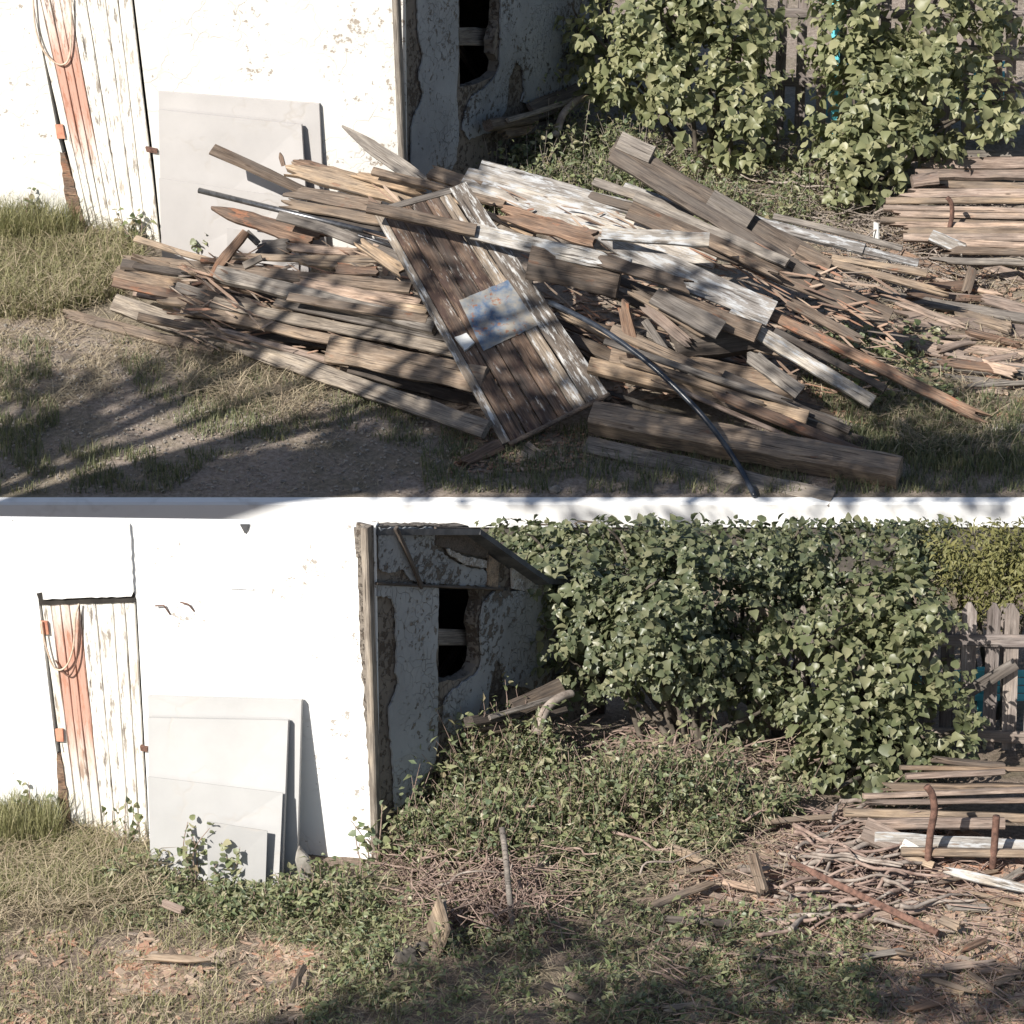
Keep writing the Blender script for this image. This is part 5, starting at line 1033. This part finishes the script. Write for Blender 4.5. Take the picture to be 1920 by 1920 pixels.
scatter(U, [(1020, 230), (1500, 270), (1700, 420), (1500, 450), (1150, 330)], 900, T2(tu, .15, .6), 18); scatter(U, [(1180, 280), (1500, 290), (1640, 420), (1300, 430)], 1400, S2(su, .1, .4, .006, .1), 19)
scatter(U, box_(1560, 380, 1900, 540), 420, T2(tu, .2, .6), 20)
scatter(U, [(390, 470), (700, 480), (1500, 560), (1600, 720), (900, 780), (500, 640), (330, 560)], 1500, C2(cu, .05, .22), 21)
scatter(U, [(860, 800), (1100, 800), (1100, 880), (840, 890)], 500, C2(cu, .03, .1), 22)
rrs = random.Random(909); hb = Bag()
for k in range(900):
    x = rrs.uniform(330, 1680); t_ = (x - 330) / 1350; y0, y1 = (470 + 0 * t_, 640 + 110 * t_) if x < 700 else (360 + 170 * max(0, (x - 1000) / 680), 700 + 40 * t_)
    y = rrs.uniform(y0, y1)
    if inpoly(x, y, [(690, 380), (890, 330), (1150, 745), (930, 850)]): continue
    b = y + (690 - y) * .62 + rrs.uniform(-5, 25) + (x - 400) * .04
    p = over(x, y, max(b, y + 10), U); ln = rrs.uniform(.06, .42); d = Vector((1, -.25 + rrs.gauss(0, .5), -.28 + rrs.gauss(0, .3))).normalized(); v = Vector((rrs.gauss(0, .2), -.4, 1)).normalized(); v = (v - d * v.dot(d)).normalized(); sd_ = d.cross(v); w_ = rrs.uniform(.006, .03); kk = len(hb.V); th = .006
    for off in (0, -th): hb.V += [p - d * ln / 2 + v * off, p - d * ln * .3 + sd_ * w_ / 2 + v * off, p + d * ln * .35 + sd_ * w_ * .4 + v * off, p + d * ln / 2 + v * off, p + d * ln * .3 - sd_ * w_ * .5 + v * off, p - d * ln * .35 - sd_ * w_ * .4 + v * off]
    hb.F += [(kk, kk + 1, kk + 2, kk + 3, kk + 4, kk + 5), (kk + 11, kk + 10, kk + 9, kk + 8, kk + 7, kk + 6)] + [(kk + i, kk + 6 + i, kk + 6 + (i + 1) % 6, kk + (i + 1) % 6) for i in range(6)]
hb.done('splinters', 'chip', 'loose wood splinters strewn over the heap of boards', 'debris')
gu.done('tall_grass', 'grass_blade', 'sunlit tall grass growing in front of the upper door', 'grass'); du.done('short_grass', 'dark_grass', 'short green grass patches over the dirt of the upper yard', 'grass')
su.done('straw_litter', 'straw', 'dry straw and stalks strewn over the upper yard', 'straw'); cu.done('wood_chips', 'chip', 'reddish wood chips and crumbs strewn around the heap', 'debris')
wu.done('weed_undergrowth', 'weed_leaf', 'leafy weeds growing behind and beside the heap', 'weeds'); tu.done('twig_litter', 'twig', 'tangle of thin dead twigs under the upper bushes', 'twigs'); pu.done('pebble_litter', 'pebble', 'small pebbles strewn on the upper dirt', 'pebbles')
# lower yard
gl, dl, sl_, cl, wl, tl_, wl2, pl = (Bag() for _ in range(8))
scatter(L, [(-260, 1530), (150, 1560), (290, 1610), (270, 1700), (-260, 1720)], 9000, G_(gl, .05, .20, .008, 1.0), 31)
scatter(L, [(-20, 1540), (150, 1560), (290, 1610), (300, 1720), (-20, 1740)], 2600, S2(sl_, .06, .3, .005, .14), 131)
scatter(L, [(-20, 1540), (110, 1550), (110, 1600), (-20, 1610)], 1600, G_(gl, .2, .45, .008, .5), 32)
scatter(L, [(-20, 1690), (500, 1680), (760, 1680), (760, 1940), (-20, 1940)], 9000, G_(gl, .02, .09, .007, .9), 33, .35)
scatter(L, [(180, 1650), (700, 1640), (760, 1800), (500, 1780), (200, 1740)], 5000, W2(wl, .10, .025, .07), 34, .3)
scatter(L, [(-20, 1680), (1940, 1680), (1940, 1940), (-20, 1940)], 5000, S2(sl_, .04, .2, .005, .05), 35)
scatter(L, [(-20, 1740), (560, 1760), (620, 1940), (-20, 1940)], 900, C2(cl, .03, .12), 36, .4); scatter(L, [(240, 1780), (400, 1790), (360, 1860), (220, 1870)], 420, C2(cl, .08, .28), 37); scatter(L, [(500, 1770), (600, 1780), (590, 1850), (520, 1850)], 320, C2(cl, .08, .26), 38)
scatter(L, [(720, 1520), (830, 1440), (1050, 1360), (1280, 1390), (1480, 1430), (1500, 1540), (1400, 1640), (1200, 1680), (900, 1700), (700, 1640)], 5000, W2(wl, .08, .02, .05), 39)
stl = Bag()
scatter(L, [(735, 1560), (830, 1470), (960, 1440), (1060, 1450), (1120, 1490), (1300, 1500), (1480, 1500), (1490, 1540), (1380, 1600), (1150, 1650), (900, 1650), (720, 1630)], 2900, plant(wl, stl, .12, .40, .03, .068), 139, .25)
scatter(L, [(725, 1600), (800, 1480), (960, 1440), (1080, 1470), (1000, 1560), (820, 1620)], 700, plant(wl, stl, .2, .46, .03, .07), 239, .2)
scatter(L, [(820, 1480), (960, 1440), (1060, 1450), (1120, 1490), (1300, 1505), (1470, 1500), (1300, 1540), (950, 1510)], 420, plant(wl, stl, .15, .34, .035, .075), 140)
scatter(L, [(640, 1660), (900, 1650), (1300, 1690), (1600, 1740), (1650, 1930), (560, 1930)], 750, plant(wl2, stl, .05, .18, .03, .06), 141, .5)
scatter(L, [(180, 1650), (700, 1640), (700, 1740), (400, 1740)], 380, plant(wl, stl, .05, .2, .03, .06), 142, .4)
scatter(L, [(700, 1600), (1000, 1600), (1020, 1760), (800, 1740)], 420, lambda p, rr: tube_geo([p, p + Vector((rr.gauss(0, .1), rr.gauss(0, .1), rr.uniform(.05, .25))), p + Vector((rr.gauss(0, .22), rr.gauss(0, .22), rr.uniform(.02, .3)))], [.006, .005, .003], 4, stl.V, stl.F, False), 143)
stl.done('weed_stems', 'twig_red', 'reddish bare stems standing in the weed mound', 'stems')
scatter(L, [(830, 1460), (960, 1420), (1040, 1430), (1000, 1460), (880, 1490)], 700, W2(wl, .35, .03, .075, HEART), 40)
scatter(L, [(1000, 1450), (1300, 1490), (1450, 1500), (1300, 1560), (1000, 1520)], 900, W2(wl, .16, .03, .06, HEART), 47)
scatter(L, [(600, 1650), (900, 1640), (1300, 1690), (1500, 1760), (1500, 1940), (560, 1940)], 5500, W2(wl2, .08, .025, .06), 41, .35)
scatter(L, [(1300, 1720), (1640, 1730), (1640, 1940), (1300, 1940)], 5000, W2(wl2, .15, .025, .07), 42, .5)
scatter(L, [(700, 1540), (1100, 1560), (1050, 1780), (800, 1740)], 700, T2(tl_, .12, .4, .004), 43)
scatter(L, [(1250, 1560), (1720, 1540), (1940, 1600), (1940, 1940), (1300, 1940)], 3800, C2(cl, .04, .24), 44)
scatter(L, [(1250, 1560), (1720, 1540), (1940, 1600), (1940, 1940), (1200, 1940)], 800, T2(tl_, .1, .4, .005), 45)
scatter(L, [(1440, 1540), (1720, 1530), (1740, 1700), (1480, 1740)], 320, T2(tl_, .2, .6, .007), 46)
scatter(L, [(1000, 1380), (1500, 1380), (1560, 1500), (1400, 1600), (900, 1640)], 450, T2(tl_, .2, .6, .006), 48)
scatter(L, [(720, 1480), (1480, 1420), (1500, 1680), (700, 1720)], 1500, S2(sl_, .08, .34, .006, .22), 49)
scatter(L, [(1200, 1700), (1940, 1700), (1940, 1940), (1200, 1940)], 4500, G_(dl, .02, .10, .007, .9), 50, .4)
gl.done('yellow_grass', 'grass_blade', 'sunlit grass in front of the lower shed door', 'grass'); dl.done('shaded_grass', 'dark_grass', 'short shaded grass at the bottom right of the lower yard', 'grass'); sl_.done('hay_litter', 'straw', 'cut hay and dry stalks strewn over the lower yard', 'straw')
cl.done('bark_chips', 'chip', 'reddish bark and rotten wood chips on the lower ground', 'debris'); wl.done('weed_mound', 'weed_leaf', 'leafy weeds covering the mound beside the lower shed', 'weeds'); wl2.done('trampled_weeds', 'weed_leaf', 'trampled weeds along the bottom of the lower yard', 'weeds'); tl_.done('twig_tangle', 'twig_red', 'tangle of thin reddish twigs over the lower ground', 'twigs')
# single weeds standing before the white walls
def weed(label, g, px, py, hpx, n, seed, mat='weed_leaf', group='weeds standing before the walls'):
    rr = random.Random(seed); base = g(px, py); root = empty('weed_plant', base, label, 'weed', group); sc = 236 if g is L else 205; me = leaf_mesh(HEART, mat)
    for i in range(n):
        h = hpx / sc * rr.uniform(.55, 1); t = base + Vector((rr.uniform(-.35, .35) * h, rr.uniform(-.1, .1), h)); m_ = base.lerp(t, .5) + Vector((rr.uniform(-.06, .06), 0, .02)); P = smooth_path([base + Vector((rr.uniform(-.05, .05), 0, -.02)), m_, t], 5)
        V, F = tube_geo(P, [.006 * (1 - .6 * j / len(P)) for j in range(len(P))], 5); put('stem', V, F, 'twig_red', root)
        for k in range(9):
            p = P[min(len(P) - 1, 2 + k)] + Vector((rr.gauss(0, .03), rr.gauss(0, .02), rr.gauss(0, .015)))
            o = bpy.data.objects.new('leaf', me); col.objects.link(o); o.parent = root; o.matrix_basis = Matrix.Translation(-root.location) @ leaf_matrix(p, Vector((rr.gauss(0, 1), -.6, .3)).normalized(), rr.uniform(.035, .075), rr, .1, .6)
weed('tall weed in front of the right planks of the lower door', L, 250, 1610, 120, 4, 1); weed('leafy weed before the low lower sheet', L, 360, 1650, 110, 5, 2); weed('weed beside the smallest square sheet of the lower shed', L, 425, 1662, 90, 4, 3); weed('weed climbing at the lower shed corner', L, 696, 1640, 140, 4, 4)
weed('tall weed in front of the right planks of the upper door', U, 250, 470, 90, 4, 5); weed('small weed at the foot of the low upper sheet', U, 378, 492, 62, 3, 6); weed('dark weed climbing the shaded corner of the lower shed', L, 752, 1560, 120, 4, 7); weed('tall dry weed at the far left of the lower wall', L, 62, 1570, 110, 4, 8); weed('tall dry weed at the far left of the upper wall', U, 60, 440, 100, 4, 9)

# ------------------------------------------------------------------ the trees beside the yards that throw the dappled shade
def shade_tree(label, base, crown, n, leaf, seed, holes=.0):
    rr = random.Random(seed); root = empty('shade_tree', Vector(base), label, 'tree'); cc = Vector(base) + Vector((0, 0, crown[0][2] * .55)); V, F = tube_geo(smooth_path([Vector(base) - up * .3, Vector(base).lerp(cc, .5) + Vector((.15, 0, 0)), cc], 5), [.24 - .011 * i for i in range(11)], 10); put('trunk', V, F, 'bark', root, smooth=True)
    LV, LF = [], []; Vl, Fl = [], []
    for (x, y, z, rx, ry, rz, n) in crown:
        c = Vector((x, y, z)); tube_geo(smooth_path([cc - up * .4, cc.lerp(c, .5) + up * .3, c], 4), [.10 - .009 * i for i in range(9)], 7, LV, LF)
        k = 0
        while k < n:
            v = Vector((rr.gauss(0, 1), rr.gauss(0, 1), rr.gauss(0, 1))).normalized() * rr.random() ** .4; sp = c + Vector((v.x * rx, v.y * ry, v.z * rz))
            for _ in range(rr.randint(24, 44)):
                k += 1; lp = sp + Vector((rr.gauss(0, .2), rr.gauss(0, .2), rr.gauss(0, .15))); q = proj(lp)
                if q[1] > -60 and -80 < q[0] < 2000: continue
                add_shape(Vl, Fl, HEART, leaf_matrix(lp, v.normalized(), leaf * rr.uniform(.7, 1.2), rr, .3))
    put('limb', LV, LF, 'bark', root, smooth=True); tag(put('crown', Vl, Fl, 'lilac_leaf', root), kind='stuff')
def shade_at(px, py, g, t): return g(px, py) + TOSUN * t
UPPER_SHADE = [(90, 720, 12.5, .7, 150), (200, 775, 12.3, .6, 130), (60, 815, 12.3, .5, 170), (420, 640, 12, .5, 120), (640, 838, 11.8, .55, 420), (780, 840, 11.6, .55, 420), (930, 850, 11.5, .55, 420), (1080, 864, 11.3, .55, 420), (1240, 866, 11.2, .5, 380), (1420, 870, 11.2, .55, 360), (1600, 866, 11.1, .5, 360), (1780, 870, 11.1, .5, 380), (1900, 860, 11.1, .5, 380),
    (880, 640, 12, .7, 90), (1040, 720, 12, .6, 90), (700, 560, 12, .6, 60), (1180, 780, 11.4, .7, 130), (1400, 760, 11.6, .7, 110), (1240, 640, 12, .7, 80), (1480, 620, 12, .6, 80), (1000, 480, 12, .6, 70), (500, 560, 12, .6, 60), (1700, 760, 11.5, .6, 90)]
shade_tree('tall broad-leaved tree standing left of the yards, its crown over the terrace', (-8.6, .4, 0), [(*shade_at(x, y, U, t), r * 1.0, r * 1.0, r * .6, n_) for x, y, t, r, n_ in UPPER_SHADE], 0, .13, 3)
LOWER_SHADE = [(900, 1880, 12, .7), (1150, 1850, 12, .8), (1400, 1870, 12.5, .9), (1600, 1890, 13, .8), (1850, 1890, 14, .7), (650, 1940, 12, .6)]
shade_tree('second broad-leaved tree standing left of the lower yard', (-8.4, -8.2, 0), [(*shade_at(x, y, L, t), r * 1.0, r * 1.0, r * .6, 230) for x, y, t, r in LOWER_SHADE], 0, .13, 4)
#INSERT
